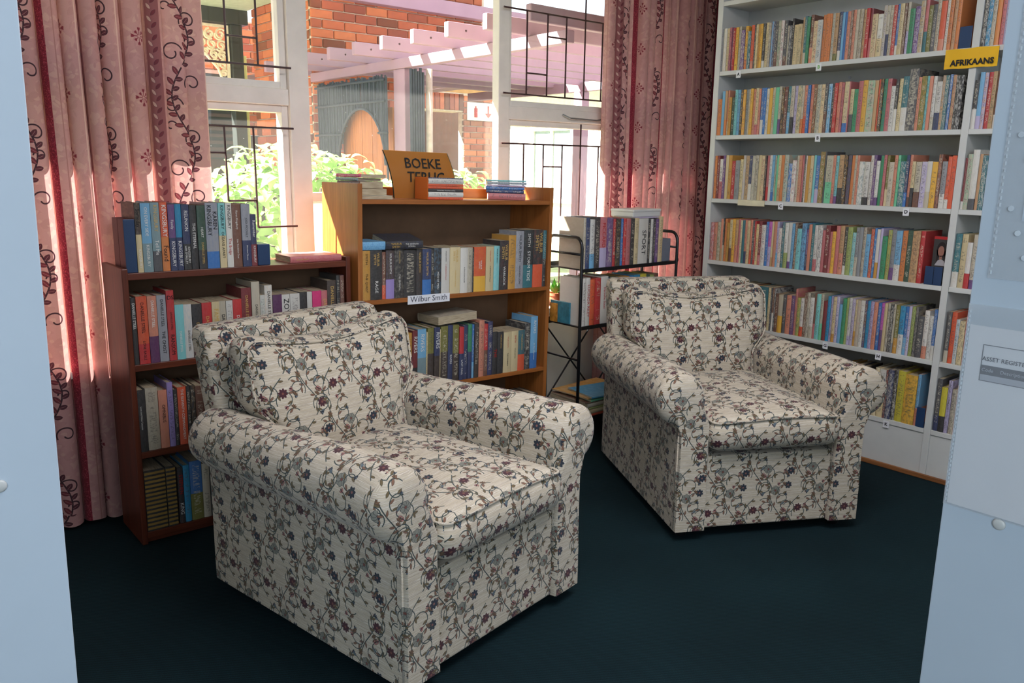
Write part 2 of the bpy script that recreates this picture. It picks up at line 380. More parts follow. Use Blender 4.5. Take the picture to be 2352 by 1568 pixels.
def page_material():
    N = Nodes('paper_pages'); co = N.n('TexCoord').outputs['Object']
    mp = N.n('Mapping', None, Vector=co, Scale=(900, 20, 20)).outputs[0]
    no = N.n('TexNoise', None, Vector=mp, Scale=1.0, Detail=2.0).outputs[0]
    return N.surface(N.bsdf(N.ramp(no, [(0.35, c4((150, 132, 104))), (0.7, c4((206, 190, 160)))]), 0.85))
M_PAGE = page_material()
M_WHITE = plain('white_melamine', (205, 205, 200), 0.35, 0.02, 6.0)
M_PANEL = plain('pale_grey_panel', (196, 208, 218), 0.4, 0.015, 3.0)
M_BACKB = plain('hardboard_back', (186, 186, 180), 0.6, 0.04, 5.0)
M_WALL = plain('cream_wall_paint', (234, 228, 212), 0.7, 0.04, 4.0, 0.1)
M_CEIL = plain('white_ceiling_paint', (220, 220, 214), 0.8, 0.02, 4.0)
M_CARPET = carpet_material()
M_DARKW = wood('dark_stained_wood', (66, 28, 17), (112, 54, 32), 0.4, 'x'); M_DARKV = wood('dark_stained_wood_upright', (66, 28, 17), (116, 56, 34), 0.4, 'z')
M_OAKW = wood('orange_veneer', (128, 72, 30), (172, 104, 50), 0.4, 'x'); M_OAKV = wood('orange_veneer_upright', (132, 76, 32), (178, 110, 54), 0.4, 'z')
M_SKIRT = wood('brown_skirting', (120, 74, 40), (160, 104, 60), 0.5, 'y')
M_BROWNB = plain('brown_hardboard', (124, 92, 66), 0.7, 0.06, 9.0)
M_BLACK = plain('black_enamel', (22, 22, 24), 0.3, 0.03, 20.0)
M_BARS = plain('maroon_painted_steel', (62, 34, 34), 0.45, 0.1, 30.0)
M_FRAME = plain('cream_window_paint', (238, 228, 216), 0.5, 0.03, 8.0)
M_GLASS = glass_material('window_glass', (0.97, 0.98, 0.98, 1), 0.02)
M_BLUE = plain('dark_blue_enamel', (38, 62, 96), 0.4, 0.04, 18.0)
M_PAPER = plain('white_paper', (226, 226, 228), 0.8, 0.01, 10.0)
M_CARD = plain('yellow_card', (232, 178, 20), 0.6, 0.03, 10.0)
M_INK = plain('black_print', (16, 16, 18), 0.7, 0.0, 10.0)
M_GOLDINK = plain('gold_print', (206, 170, 96), 0.5, 0.0, 10.0); M_WINK = plain('white_print', (226, 224, 216), 0.6, 0.0, 10.0)
M_REDINK = plain('red_print', (176, 34, 34), 0.6, 0.0, 10.0); M_GREENINK = plain('green_print', (96, 170, 60), 0.6, 0.0, 10.0)
M_GREYINK = plain('grey_print', (62, 62, 74), 0.7, 0.0, 10.0); M_LGREY = plain('light_grey_print', (176, 178, 186), 0.7, 0.0, 10.0)
INKS = {'k': M_INK, 'g': M_GOLDINK, 'w': M_WINK, 'r': M_REDINK}

def text(body, size, M, mat, parent=None, name='lettering', ax='CENTER', fit=None, bold=0.0):
    cu = bpy.data.curves.new(name, 'FONT'); cu.body = body; cu.size = size; cu.align_x = ax; cu.align_y = 'CENTER'; cu.offset = bold
    cu.resolution_u = 2; cu.extrude = 0.0001; cu.space_line = 0.95
    cu.materials.append(mat); o = bpy.data.objects.new(name, cu); C.objects.link(o)
    o.matrix_world = M
    if parent is not None: o.parent = parent; o.matrix_parent_inverse = Matrix.Identity(4)
    return o
def frame(o, x, y, z): return Matrix(((x[0], y[0], z[0], o[0]), (x[1], y[1], z[1], o[1]), (x[2], y[2], z[2], o[2]), (0, 0, 0, 1)))

# ------------------------------------------------------------------ the room
def sbox(name, a, b, mat, bevel=0.0): return struct(MB().box(a, b).build(name, mat, bevel=bevel))
sbox('floor', (-3.2, -3.4, -0.06), (4.75, 3.65, 0.0), M_CARPET)
sbox('ceiling', (-3.2, -3.4, 2.75), (4.75, 3.65, 2.85), M_CEIL)
WX0, WX1, WZ0, WZ1 = 0.30, 4.30, 0.62, 2.50
wb = MB(); wb.box((-3.2, 3.45, 0), (WX0, 3.62, 2.75)); wb.box((WX1, 3.45, 0), (4.75, 3.62, 2.75)); wb.box((WX0, 3.45, 0), (WX1, 3.62, WZ0)); wb.box((WX0, 3.45, WZ1), (WX1, 3.62, 2.75))
struct(wb.build('wall_back', M_WALL))
sbox('wall_right', (4.62, -3.4, 0), (4.75, 3.45, 2.75), M_WALL)
sbox('wall_left', (-3.2, -3.4, 0), (-3.1, 3.45, 2.75), M_WALL)
sbox('wall_front', (-3.1, -3.4, 0), (4.62, -3.3, 2.75), M_WALL)
sbox('roof', (-3.4, 3.62, 2.58), (9.0, 4.05, 2.72), plain('roof_board', (210, 196, 180), 0.6))
sbox('baseboard_right', (3.778, 0.55, 0.0), (3.792, 2.84, 0.022), M_SKIRT, 0.003)

# window: outer frame, two mullions, casements with panes, burglar bars
win = struct(empty('window_1', (0, 0, 0)))
def wpart(name, boxes, mat=M_FRAME, bevel=0.004):
    m = MB()
    for a, b in boxes: m.box(a, b)
    return m.build(name, mat, win, bevel=bevel)
F0, F1 = 3.44, 3.53
wpart('outer_frame', [((WX0, F0, WZ0), (WX0 + .06, F1, WZ1)), ((WX1 - .06, F0, WZ0), (WX1, F1, WZ1)), ((WX0 + .06, F0, WZ0), (WX1 - .06, F1, WZ0 + .05)), ((WX0 + .06, F0, WZ1 - .06), (WX1 - .06, F1, WZ1))])
wpart('sill', [((WX0 - .03, 3.36, WZ0 - .03), (WX1 + .03, 3.44, WZ0 - .001))])
wpart('mullion', [((1.604, F0 - .01, WZ0 + .05), (1.696, 3.50, WZ1 - .06))]); wpart('mullion', [((2.764, F0 - .01, WZ0 + .05), (2.838, 3.485, WZ1 - .06))])
for x0, x1 in ((WX0 + .06, 1.604), (2.838, WX1 - .06)):
    wpart('transom', [((x0, F0, 1.648), (x1, F1, 1.717))])
    for z0, z1 in ((WZ0 + .05, 1.648), (1.717, WZ1 - .06)):
        t = 0.03
        wpart('casement_sash', [((x0, F0 + .015, z0), (x0 + t, F1 - .015, z1)), ((x1 - t, F0 + .015, z0), (x1, F1 - .015, z1)), ((x0 + t, F0 + .015, z0), (x1 - t, F1 - .015, z0 + t)), ((x0 + t, F0 + .015, z1 - t), (x1 - t, F1 - .015, z1))], bevel=0.003)
        wpart('pane', [((x0 + t, 3.486, z0 + t), (x1 - t, 3.489, z1 - t))], M_GLASS, 0)
wpart('pane', [((1.696, 3.486, 1.275), (2.764, 3.489, WZ1 - .06))], M_GLASS, 0)
N = Nodes('frosted_white_glass'); co = N.n('TexCoord').outputs['Object']; no = N.n('TexNoise', None, Vector=co, Scale=40.0).outputs[0]
M_FROST = N.surface(N.n('MixShader', None, i0=.6, i1=N.bsdf(N.ramp(no, [(.3, (.8, .79, .76)), (.7, (.86, .85, .83))]), .35), i2=N.n('BsdfTranslucent', None, Color=(.9, .89, .86, 1)).outputs[0]).outputs[0])
wpart('frosted_pane', [((1.696, 3.482, WZ0 + .05), (2.764, 3.488, 1.235))], M_FROST, 0); wpart('transom', [((1.696, F0 + .01, 1.235), (2.764, 3.50, 1.275))])  # translucent pane added so sunlight behind makes the lower middle glow white
yb = 3.40
def bar(p, q, r=0.0046): MB().tube([(p[0], yb, p[1]), (q[0], yb, q[1])], r, 6).build('burglar_bar', M_BARS, win)
for p, q in [((.36, 1.80), (1.60, 1.80)), ((1.325, 1.80), (1.325, 2.46)), ((1.455, 1.80), (1.455, 2.46)), ((1.325, 1.906), (1.455, 1.906)), ((.36, 1.55), (1.60, 1.55)), ((1.297, 1.55), (1.297, 1.247)),
             ((1.42, 1.55), (1.42, 1.133)), ((1.297, 1.247), (1.42, 1.247)), ((.36, 1.443), (1.297, 1.443)), ((1.42, 1.133), (1.60, 1.133)), ((.62, 1.80), (.62, 2.46)), ((.95, 1.80), (.95, 2.46)), ((.70, 1.55), (.70, .68)), ((1.0, 1.443), (1.0, .68)),
             ((2.77, 2.195), (4.24, 2.195)), ((2.77, 1.776), (4.24, 1.776)), ((2.927, 1.776), (2.927, 2.195)), ((3.072, 1.776), (3.072, 2.195)), ((3.209, 1.776), (3.209, 2.195)), ((3.352, 1.776), (3.352, 2.46)), ((3.49, 1.776), (3.49, 2.195)),
             ((2.927, 1.886), (3.072, 1.886)), ((3.072, 2.082), (3.209, 2.082)), ((2.76, 1.522), (4.24, 1.522)), ((2.915, 1.522), (2.915, .68)), ((3.057, 1.522), (3.057, .68)), ((3.198, 1.522), (3.198, .68)), ((3.34, 1.64), (3.34, .68)), ((3.486, 1.522), (3.486, .68)), ((3.057, 1.404), (3.198, 1.404)), ((3.75, 1.776), (3.75, 2.195)), ((3.85, 1.522), (3.85, .68))]:
    bar(p, q)
for x in (3.33,): MB().tube([(x - .1, 3.435, 1.69), (x - .06, 3.42, 1.672), (x + .16, 3.425, 1.668), (x + .2, 3.43, 1.675)], 0.005, 6).build('casement_stay', plain('grey_steel', (140, 140, 138), .35, metal=.6), win)

# ------------------------------------------------------------------ bookcases
def T(o, tilt=0.0, yaw=0.0): return Matrix.Translation(o) @ Matrix.Rotation(R(yaw), 4, 'Z') @ Matrix.Rotation(R(tilt), 4, 'Y')
BROWN = T((.755, 3.025, .002), .5); ORANGE = Matrix.Translation((0, 0, 1.4)) @ Matrix.Scale(1.01356, 4) @ Matrix.Translation((0, 0, -1.4)) @ T((1.644, 2.95, .022), 1.3); RACK = T((2.93, 2.93, 0))
WHITE = frame((3.793, 2.812, 0), (0, -1, 0), (1, 0, 0), (0, 0, 1))     # along the shelf, into the case, up
def part(root, name, a, b, mat, bevel=0.0015): return MB().box(a, b).build(name, mat, root, bevel=bevel)

br = tag(empty('bookcase', BROWN), 'low dark brown wooden bookcase standing beside the curtain and the window', 'bookcase')
for x in (0.0, .870): part(br, 'side_panel', (x - .002, 0, 0), (x + .019, .26, 1.034), M_DARKV, .003)
for z in (1.017, .687, .359): part(br, 'shelf', (.018, .002, z - .024), (.869, .25, z), M_DARKW)
part(br, 'shelf', (.018, .002, .022), (.869, .25, .046), M_DARKW); part(br, 'kickboard', (.018, .02, 0.0), (.869, .035, .022), M_DARKW); part(br, 'back_panel', (.018, .25, .02), (.869, .256, 1.0), M_BROWNB, 0)

og = tag(empty('bookcase', ORANGE), 'taller orange-brown wooden bookcase in front of the middle window pane', 'bookcase')
for x in (-.020, 1.032): part(og, 'side_panel', (x, 0, -.02), (x + .022, .31, 1.306), M_OAKV, .002)
for z in (1.243, .826, .418): part(og, 'shelf', (.002, .001, z - .019), (1.032, .30, z), M_OAKW)
part(og, 'shelf', (.002, .001, .045), (1.032, .30, .064), M_OAKW); part(og, 'back_rail', (.002, .285, 1.243), (1.032, .303, 1.29), M_OAKW); part(og, 'back_panel', (.002, .30, .02), (1.032, .306, 1.235), M_BROWNB, 0); part(og, 'kickboard', (.002, .03, -.02), (1.032, .045, .045), M_OAKW)
lab = empty('shelf_label', ORANGE @ Matrix.Translation((.33, -.0015, .815)))
tag(lab, 'white paper name strip stuck to the orange-brown bookcase shelf edge', 'label')
MB().box((-.111, -.001, -.019), (.111, 0, .019)).build('paper_strip', M_PAPER, lab); text('Wilbur Smith', .036, frame((0, -.0016, .001), (1, 0, 0), (0, 0, 1), (0, -1, 0)), M_GREYINK, lab)

wc = tag(empty('bookcase', WHITE), 'large white bookcase full of books along the side wall', 'bookcase')
WZ = {1: 1.917, 2: 1.583, 3: 1.244, 4: .903, 5: .56, 6: .237}
BAYS = ((0.0, 1.276), (1.306, 2.26))
for x in (-.033, 1.276, 2.26): part(wc, 'upright', (x, 0, 0), (x + (.033 if x < 0 else .030), .24, 2.6), M_WHITE)
for x0, x1 in BAYS:
    for z in (2.27, *WZ.values()): part(wc, 'shelf', (x0 + .0005, 0.0005, z - .022), (x1 - .0005, .234, z), M_WHITE)
    part(wc, 'plinth_panel', (x0 + .0005, .006, 0), (x1 - .0005, .02, .2145), M_WHITE, .001); part(wc, 'back_panel', (x0 + .0005, .234, .01), (x1 - .0005, .239, 2.6), M_BACKB, 0)
    for z in (1.86, 1.50, 1.15): MB().tube([(x0 + .62, .2335, z), (x0 + .62, .231, z)], .007, 10).build('screw_cap', M_LGREY, wc)

TAGS = [('A', 2.688, 1.893, M_INK), ('B', 2.229, 1.893, M_GREENINK), ('B', 2.201, 1.558, M_INK), ('C', 2.375, 1.22, M_INK), ('D', 1.73, 1.222, M_INK), ('G', 2.059, .539, M_INK), ('H', 1.785, .534, M_INK), ('K', 1.711, .213, M_INK)]
tdesc = ['letter A tag on the white bookcase, nearest the curtain on its highest row edge', 'tag with a green letter B on the white bookcase edge', 'tag with a dark letter B on the second row edge of the white bookcase', 'letter C tag hanging from the third shelf edge of the white bookcase',
         'letter D tag hanging from the third shelf edge near the white upright', 'letter G tag on the fifth shelf edge behind the second armchair', 'letter H tag on the fifth shelf edge above the armchair arm', 'letter K tag on the lowest shelf edge of the white bookcase']
for (ch, y, z, mt), ds in zip(TAGS, tdesc):
    t = tag(empty('letter_tag', frame((3.7915, y, z), (0, -1, 0), (1, 0, 0), (0, 0, 1))), ds, 'label', 'letter tags on the white bookcase')
    MB().box((-.014, -.0012, -.017), (.014, 0, .017)).build('card', M_PAPER, t); text(ch, .022, frame((0, -.0018, 0), (1, 0, 0), (0, 0, 1), (0, -1, 0)), mt, t, 'letter', bold=.0006)
t = tag(empty('section_sign', frame((3.787, 1.528, 1.874), (0, -1, 0), (1, 0, 0), (0, 0, 1))), 'yellow card sign lettered AFRIKAANS across the white upright', 'sign')
m = MB(); n = 12
rings = [[(-.106 + .212 * k / n, -.004 * math.sin(k / n * 3.1) - (.004 if k in (0, n) else 0), -.04 + dz + .0015 * math.sin(k)) for k in range(n + 1)] for dz in (0, .08)]
m.loft(rings, closed_u=False); rr = [[(p[0], p[1] + .0012, p[2]) for p in r_] for r_ in rings]; m.loft(rr, closed_u=False)
m.build('card', M_CARD, t, smooth=True); text('AFRIKAANS', .033, frame((.006, -.0075, -.018), (1, 0, 0), (0, 0, 1), (0, -1, 0)), M_INK, t, bold=.0012)
o = MB().box((0, -.006, -.028), (.165, .0, .003)).build('label_holder', plain('cream_plastic', (214, 204, 172), .4), None, frame((3.7925, 2.635, 1.241), (0, -1, 0), (1, 0, 0), (0, 0, 1)), bevel=.002)
tag(o, 'cream plastic label holder clipped on the third shelf edge', 'label holder')

# ------------------------------------------------------------------ books
PAL = {'W': (214, 210, 200), 'G': (136, 138, 140), 'c': (212, 192, 146), 'y': (226, 172, 52), 'm': (196, 142, 50), 'o': (210, 122, 56), 'O': (214, 82, 40), 'r': (186, 30, 36), 'R': (122, 26, 36), 'p': (190, 104, 106), 'l': (182, 170, 202), 'v': (104, 66, 122),
       'b': (40, 108, 176), 'B': (32, 46, 88), 's': (108, 168, 204), 't': (28, 104, 112), 'T': (10, 136, 178), 'a': (122, 196, 196), 'g': (40, 138, 92), 'e': (108, 196, 150), 'd': (36, 72, 54), 'k': (30, 30, 34), 'K': (74, 74, 78), 'n': (108, 66, 48),
       'u': (190, 150, 104), 'z': (116, 112, 42), 'h': (190, 180, 158), 'f': (210, 134, 106), 'q': (150, 164, 92), 'M': (196, 92, 178), 'Y': (204, 190, 48), 'N': (168, 138, 70), 'P': (206, 30, 110), 'V': (86, 30, 84), 'S': (150, 152, 158), 'D': (58, 44, 38), 'L': (150, 130, 190), 'C': (120, 146, 150)}
NAMES = {'W': 'white', 'G': 'grey', 'c': 'cream', 'y': 'yellow', 'm': 'mustard', 'o': 'orange', 'O': 'red-orange', 'r': 'red', 'R': 'dark red', 'p': 'dusty pink', 'l': 'pale lilac', 'v': 'purple', 'b': 'blue', 'B': 'navy', 's': 'sky blue', 't': 'dark teal', 'T': 'bright blue', 'a': 'aqua', 'g': 'green', 'e': 'mint green', 'd': 'dark green',
         'k': 'black', 'K': 'charcoal', 'n': 'brown', 'u': 'tan', 'z': 'olive', 'h': 'pale mottled', 'f': 'salmon', 'q': 'lime green', 'M': 'magenta', 'Y': 'acid yellow', 'N': 'gold', 'P': 'hot pink', 'V': 'plum', 'S': 'silver grey', 'D': 'brown-black', 'L': 'lavender', 'C': 'grey-blue'}
def book_geo(cov, pag, t, h, d, atts, hard=True, M=None, flat_pages=True):
    """a book at the origin: spine on y = 0, boards to y = d, spine width t along x, height h"""
    b = 0.0022 if hard else 0.0007; g = 0.003 if hard else 0.0006; t = max(t, .005)
    bulge = min(.0035, t * .16); K = 4; sp = [(b * .3 + (t - b * .6) * k / K, -bulge * math.sin(math.pi * k / K)) for k in range(K + 1)]
    pts = [(0, .002)] + sp + [(t, .002)]; n = len(pts)
    X = (lambda p: tuple(M @ Vector(p))) if M is not None else (lambda p: p)
    v = [X((x, y, z)) for z in (0, h) for x, y in pts]
    uvs = [[(min(1, max(0, pts[i][0] / t)), 0), (min(1, max(0, pts[i + 1][0] / t)), 0), (min(1, max(0, pts[i + 1][0] / t)), 1), (min(1, max(0, pts[i][0] / t)), 1)] for i in range(n - 1)]
    cov.add(v, [(i, i + 1, n + i + 1, n + i) for i in range(n - 1)], uvs, dict(atts, par=(1,) + atts['par'][1:]))
    for z0, z1 in ((0, .0008), (h - .0008, h)):                       # spine ends
        vv = [X((x, y, z1 if z0 else 0)) for x, y in pts] ; cov.add(vv + [X((0, .004, z1 if z0 else 0)), X((t, .004, z1 if z0 else 0))], [tuple(range(n)) + (n + 1, n)], [[(0.0, .5)] * (n + 2)], dict(atts, par=(0,) + atts['par'][1:]))
    for x0, x1 in ((0, b), (t - b, t)):
        vv = [X(p) for p in ((x0, .001, 0), (x1, .001, 0), (x1, d, 0), (x0, d, 0), (x0, .001, h), (x1, .001, h), (x1, d, h), (x0, d, h))]
        side = [(0, 0), (1, 0), (1, 1), (0, 1)]
        cov.add(vv, [(0, 3, 2, 1), (4, 5, 6, 7), (1, 2, 6, 5), (2, 3, 7, 6), (3, 0, 4, 7)], [side] * 5, dict(atts, par=(0,) + atts['par'][1:]))
    a, c = (b, .003, g), (t - b, d - g, h - g)
    vv = [X(p) for p in ((a[0], a[1], a[2]), (c[0], a[1], a[2]), (c[0], c[1], a[2]), (a[0], c[1], a[2]), (a[0], a[1], c[2]), (c[0], a[1], c[2]), (c[0], c[1], c[2]), (a[0], c[1], c[2]))]
    pag.add(vv, [(0, 3, 2, 1), (4, 5, 6, 7), (1, 2, 6, 5), (2, 3, 7, 6), (3, 0, 4, 7)])
def atts(c, a=None, split=0.0, mott=0.0, txt=1.0, jit=True):
    f = rnd.uniform(.88, 1.08) if jit else 1.0
    col = tuple(min(1, x * f) for x in lin(PAL[c])); acc = lin(PAL[a]) if a else tuple(x * .7 for x in col)
    return {'col': col + (split,), 'acc': acc + (mott,), 'par': (0, rnd.random(), txt, 1)}
def make_book(label, M, t, h, d, at, hard=True, group=None, titles=(), name='book'):
    r_ = tag(empty(name, M), label, 'book', group); cv, pg = MB(), MB()
    book_geo(cv, pg, t, h, d, at, hard); cv.build('cover', M_BOOK, r_); pg.build('page_block', M_PAGE, r_)
    for (s, z0, z1, ink, *flat) in titles:                                # lettering down the spine, between two heights
        L = (z1 - z0) * h; zc = (z0 + z1) / 2 * h; lines = s.split('\n'); n = max(len(q) for q in lines); y = -min(.0035, t * .16) - .0006
        size = min(t * .92 / len(lines), L / (n * .60))
        if flat: text(s, min(h * (z1 - z0) / len(lines), t / (n * .68)), frame((t / 2, y, zc), (1, 0, 0), (0, 0, 1), (0, -1, 0)), INKS[ink], r_, 'title')
        else: text(s, size, frame((t / 2, y, zc), (0, 0, -1), (1, 0, 0), (0, -1, 0)), INKS[ink], r_, 'title')
    return r_

WHITE_ROWS = {
    1: '2819G 2803W 2783c 2766pB 2751v 2743r 2728y 2709h 2694vW90 2670yo 2651tW87 2632Of 2614K 2603cz 2589m 2577y 2562kW 2546c 2528hn 2514sp 2504BW 2492Kn 2475hg 2459Wp 2441Kn 2422h87 2413KW87 2397k102 2385c87 2362c87 2339u 2328th102 2314gd 2298nf103 2280cp90 2258W90 2232o 2217o 2198o 2185h 2170uz 2150BW 2134s 2121b 2108f 2091nh 2077f 2064h 2048hn 2029u 2015r 1998Rp 1985c87 1959Wc86 1934hl 1918hB 1903hn 1888rf 1871bW 1859c 1839nh 1827hl 1814g88 1791vl90 1768hm 1748pt 1733z90 1714K90 1696hn 1680Of93 1656W 1643o 1627u 1611o 1595@',
    2: '2813o82 2787s 2769uo 2753fh 2742m85 2724d85 2705a 2687s 2670km 2655yf 2638G 2621h 2610y 2593f 2577cp 2559fp 2546bW 2528b 2514Wc 2498y 2479hu 2463e 2441hv 2426km 2410nR 2390ts 2372hk 2352l 2336ct 2313ho 2299fO 2281b 2265fO 2249nm 2231ht 2208c 2188Kn 2171sW 2152k 2140rO 2122f 2105pR 2091cb 2066p 2060cK85 2040g85 2019p 1997y 1974he 1940u 1923O 1915km 1899gt 1882p 1862W87 1842kW 1828c 1811tW103 1784Kh115 1743f 1729zm 1705at 1694f 1679Wh 1663WB88 1639u 1626th 1610bW 1597up 1583kW97 1553@',
    3: '2809o 2793R 2776Wp92 2754v 2737c 2718m 2697r88 2675G88 2645c92 2626hl 2610u 2589BW 2568h 2549hK 2530c 2512cp 2492kn 2481pr 2466W 2449sb 2434hz 2425e 2412cu 2396o 2378ha 2354bW82 2332Wp90 2309h 2296fu 2278p 2268K 2257W 2250m 2233c 2216a 2203bl 2181zf108 2156K106 2148he 2112fp 2097av 2082uk 2056km 2038Kv 2018o 2002h 1990f 1978Wt87 1952Wk87 1925W 1909vK 1894Wv88 1877g 1861p 1847zc 1834h87 1811f 1796e 1783tW87 1757Bb 1742fn 1729ck87 1713hn87 1687lW87 1662Wh87 1640y87 1615nf 1599GW87 1576OW98 1559O',
    4: '2809pW90 2786f90 2766hz92 2743fu 2726kh 2717o 2702m92 2686cn 2666y 2647uf 2628p 2616ch 2603t 2586fB 2571cu 2553fO 2540K 2527r 2517cy92 2500Rp 2482W92 2456b 2439Ml 2420cu 2409fu 2390ls 2378Wf88 2360tG 2344Wq 2323Wv 2303s 2287nh 2272a88 2247sB 2220vB88 2209f 2191t 2176Wp 2158WB 2133p90 2116R 2092p88 2079y88 2061pf 2041uf 2018kW 2003q 1978aW88 1959Gh 1943G 1924hn 1908s88 1886Oh 1870bs 1857Wm 1841l 1829g86 1804qm 1786Gv 1765sW 1737o 1713d 1689un 1655r 1634@',
    5: '2802R97 2781y 2760k95 2734q95 2713h95 2702f95 2689d95 2672O92 2645h90 2625O88 2601c 2583K 2532c 2516n 2502m 2470t 2414c 2397K 2388nW 2376KW 2366n88 2347hy88 2321K88 2302f88 2274vn88 2252pu105 2239qy85 2220WO86 2199nh 2182hK 2167Wh90 2143np 2131ae 2108he 2092R87 2071T 2054lK 2043cm 2026lW 2010s85 1992g 1972q 1960lW 1957Wl 1944lh 1928cm 1917h 1900Wh 1880nb 1868T 1851lv 1833f 1814b 1798Mv 1783c 1768hB 1756kW 1738hG 1728zm 1709TW 1684bs 1668lW 1654qz 1638Kh 1625K85 1596Wf97 1574W88 1555bW',
    6: '2420B90 2398O95 2376n80 2350c80 2327q90 2303d80 2279K90 2247B86 2222m90 2201G90 2171q86 2148u90 2127q90 2107c90 2074q86 2048G90 2021d86 1997K80 1976m90 1948m95 1918d86 1897B95 1872k95 1841k86 1808n80 1795cW 1774Wc97 1741KO98 1729BW 1703kW 1684Y 1648yz97 1592sf 1577@',
}
WHITE_BAY2 = {
    1: '1507kW 1487TW 1470h 1454om 1436p 1419l',
    2: '1510kW86 1487sl 1468ly 1453r 1436uz 1420nW',
    3: '1510RW94 1494he 1475WK108 1448u 1435tW 1414ch92',
    4: '1504tW 1477c 1452Wr86 1430hv',
    5: '1496Kh 1478O 1456Ws87 1440cK86 1417Of97 1394l',
    6: '1503KB 1481Yk86 1455lK 1437hK85',
}
ROWN = {1: 'top', 2: 'second', 3: 'third', 4: 'fourth', 5: 'fifth', 6: 'lowest'}
HSTD = {1: .217, 2: .231, 3: .232, 4: .234, 5: .231, 6: .243}
import re
def parse(s):
    out = []
    for w in s.split():
        y, c, h = re.match(r'(\d+)([A-Za-z@]+?)(\d*)$', w).groups()
        out.append((int(y) / 1000.0, c[0], c[1] if len(c) > 1 else None, (int(h) / 100.0 if h else 1.0)))
    return out
NEAR = 16                                     # the books next to the upright show largest: each is an object
rest_c, rest_p = MB(), MB()
def white_book(row, k_from_upright, y0, y1, c, a, hf, single, beyond):
    t = max(.006, (y0 - y1) - .0006); h = HSTD[row] * hf * rnd.uniform(.985, 1.012); d = min(.205, h * rnd.uniform(.66, .74)); z = WZ[row] + .0005
    patt = c in 'hcWu' and rnd.random() < .6
    style = rnd.random(); split, mott = 0.0, .10
    if a:
        if style < .45: split = rnd.uniform(.15, .45)
        else: mott = .5
    elif patt: mott = .3; a = rnd.choice('unKtpzs')
    M = frame((3.793 + .006 + rnd.uniform(0, .006), y0, z), (0, -1, 0), (1, 0, 0), (0, 0, 1))
    at = atts(c, a, split, mott, 1.0 if rnd.random() < .85 else 0.0); hard = rnd.random() < .7
    if not single: book_geo(rest_c, rest_p, t, h, d, at, hard, M); return
    size = 'short ' if hf < .93 else 'tall ' if hf > 1.01 else ''; wd = 'thick ' if t > .03 else 'slim ' if t < .0125 else ''
    where = ('beyond the white upright' if beyond else 'back from the white upright') + (', lowest row' if row == 6 else f', {ROWN[row]} row down') if row > 1 else ('beyond' if beyond else 'back from') + ' the white upright, topmost row'
    lab = f"{size}{wd}{NAMES[c]}{' and ' + NAMES[a] if a and a != c and not patt else ''} book, {ORD[k_from_upright]} {where}"
    make_book(lab, M, t, h, d, at, hard, f"books on the {'top' if row == 1 else ROWN[row]} row of the white bookcase{' past the upright' if beyond else ''}")
for row, s in WHITE_ROWS.items():
    L = parse(s); end = [q for q in L if q[1] == '@']; L = [q for q in L if q[1] != '@']; stop = end[0][0] if end else 1.540
    for k, (y, c, a, hf) in enumerate(L):
        y2 = L[k + 1][0] if k + 1 < len(L) else stop; kk = len(L) - 1 - k
        white_book(row, kk, y, y2, c, a, hf, kk < NEAR, False)
for row, s in WHITE_BAY2.items():
    L = parse(s); y = L[-1][0] - rnd.uniform(.018, .026); nvis = len(L); ex = []
    while y > 1.34: ex.append((y, rnd.choice('uhKotcBlnW'), None, rnd.uniform(.88, 1.0))); y -= rnd.uniform(.016, .03)
    L += ex
    for k, (y, c, a, hf) in enumerate(L):
        y2 = L[k + 1][0] if k + 1 < len(L) else y - .02
        white_book(row, k, min(y, 1.5055), y2, c, a, hf, True, True)
rb = empty('shelved_books'); tag(rb, 'the many further books towards the curtain end of the white bookcase rows', 'books', kind='stuff')
rest_c.build('covers', M_BOOK, rb, kind='stuff'); rest_p.build('page_blocks', M_PAGE, rb, kind='stuff')

def bookend(M, w, h, d, label, group=None):
    r_ = tag(empty('bookend', M), label, 'bookend', group)
    MB().box((0, 0, 0), (w, .004, h)).build('plate', M_BLUE, r_, bevel=.0015); MB().box((0, .004, 0), (w, d, .0015)).build('foot', M_BLUE, r_)
be = lambda y0, z, w, h, s, dx=.004: bookend(frame((3.793 + dx, y0, z + .0005), (0, -1, 0), (1, 0, 0), (0, 0, 1)), w, h, .12, s, 'blue bookends')
be(1.592, WZ[1], .05, .088, 'dark blue bookend beside the white upright on the topmost row'); be(1.616, WZ[4], .037, .083, 'blue bookend under the portrait cover, fourth row of white bookcase', .0)
be(1.577, WZ[4], .036, .083, 'second blue bookend next to the white upright, fourth row', .0); be(1.578, WZ[6], .038, .095, 'dark blue bookend by the white upright on the lowest row', .0)
# the red book whose portrait cover faces out, at the end of the fourth row
pb = tag(empty('book', frame((3.83, 1.606, WZ[4] + .001), (0, -1, 0), (1, 0, 0), (0, 0, 1))), 'book facing out with a dark portrait photograph and red top band', 'book')
cv, pg = MB(), MB(); A = atts('k', 'r', 0, 0, 0, False); cv.box((0, 0, 0), (.068, .002, .216), A); cv.box((0, .018, 0), (.068, .02, .216), A); cv.box((.066, .002, 0), (.068, .018, .216), A); cv.build('cover', M_BOOK, pb); pg.box((.001, .002, .002), (.066, .018, .214)); pg.build('page_block', M_PAGE, pb)
MB().box((0, -.0008, .203), (.068, 0, .216)).build('red_band', M_REDINK, pb)
m = MB(); skin = plain('photo_skin_tone', (150, 104, 88), .6); ell = lambda cx, cz, rx, rz, y, n=18: m.add([(cx + rx * math.cos(2 * math.pi * k / n), y, cz + rz * math.sin(2 * math.pi * k / n)) for k in range(n)], [tuple(range(n))])
m = MB(); ell(.036, .155, .021, .037, -.0004); m.box((.017, -.0004, .095), (.024, -.0002, .155)); m.box((.048, -.0004, .095), (.055, -.0002, .155)); m.build('printed_hair', plain('photo_dark_brown', (34, 22, 20), .6), pb)
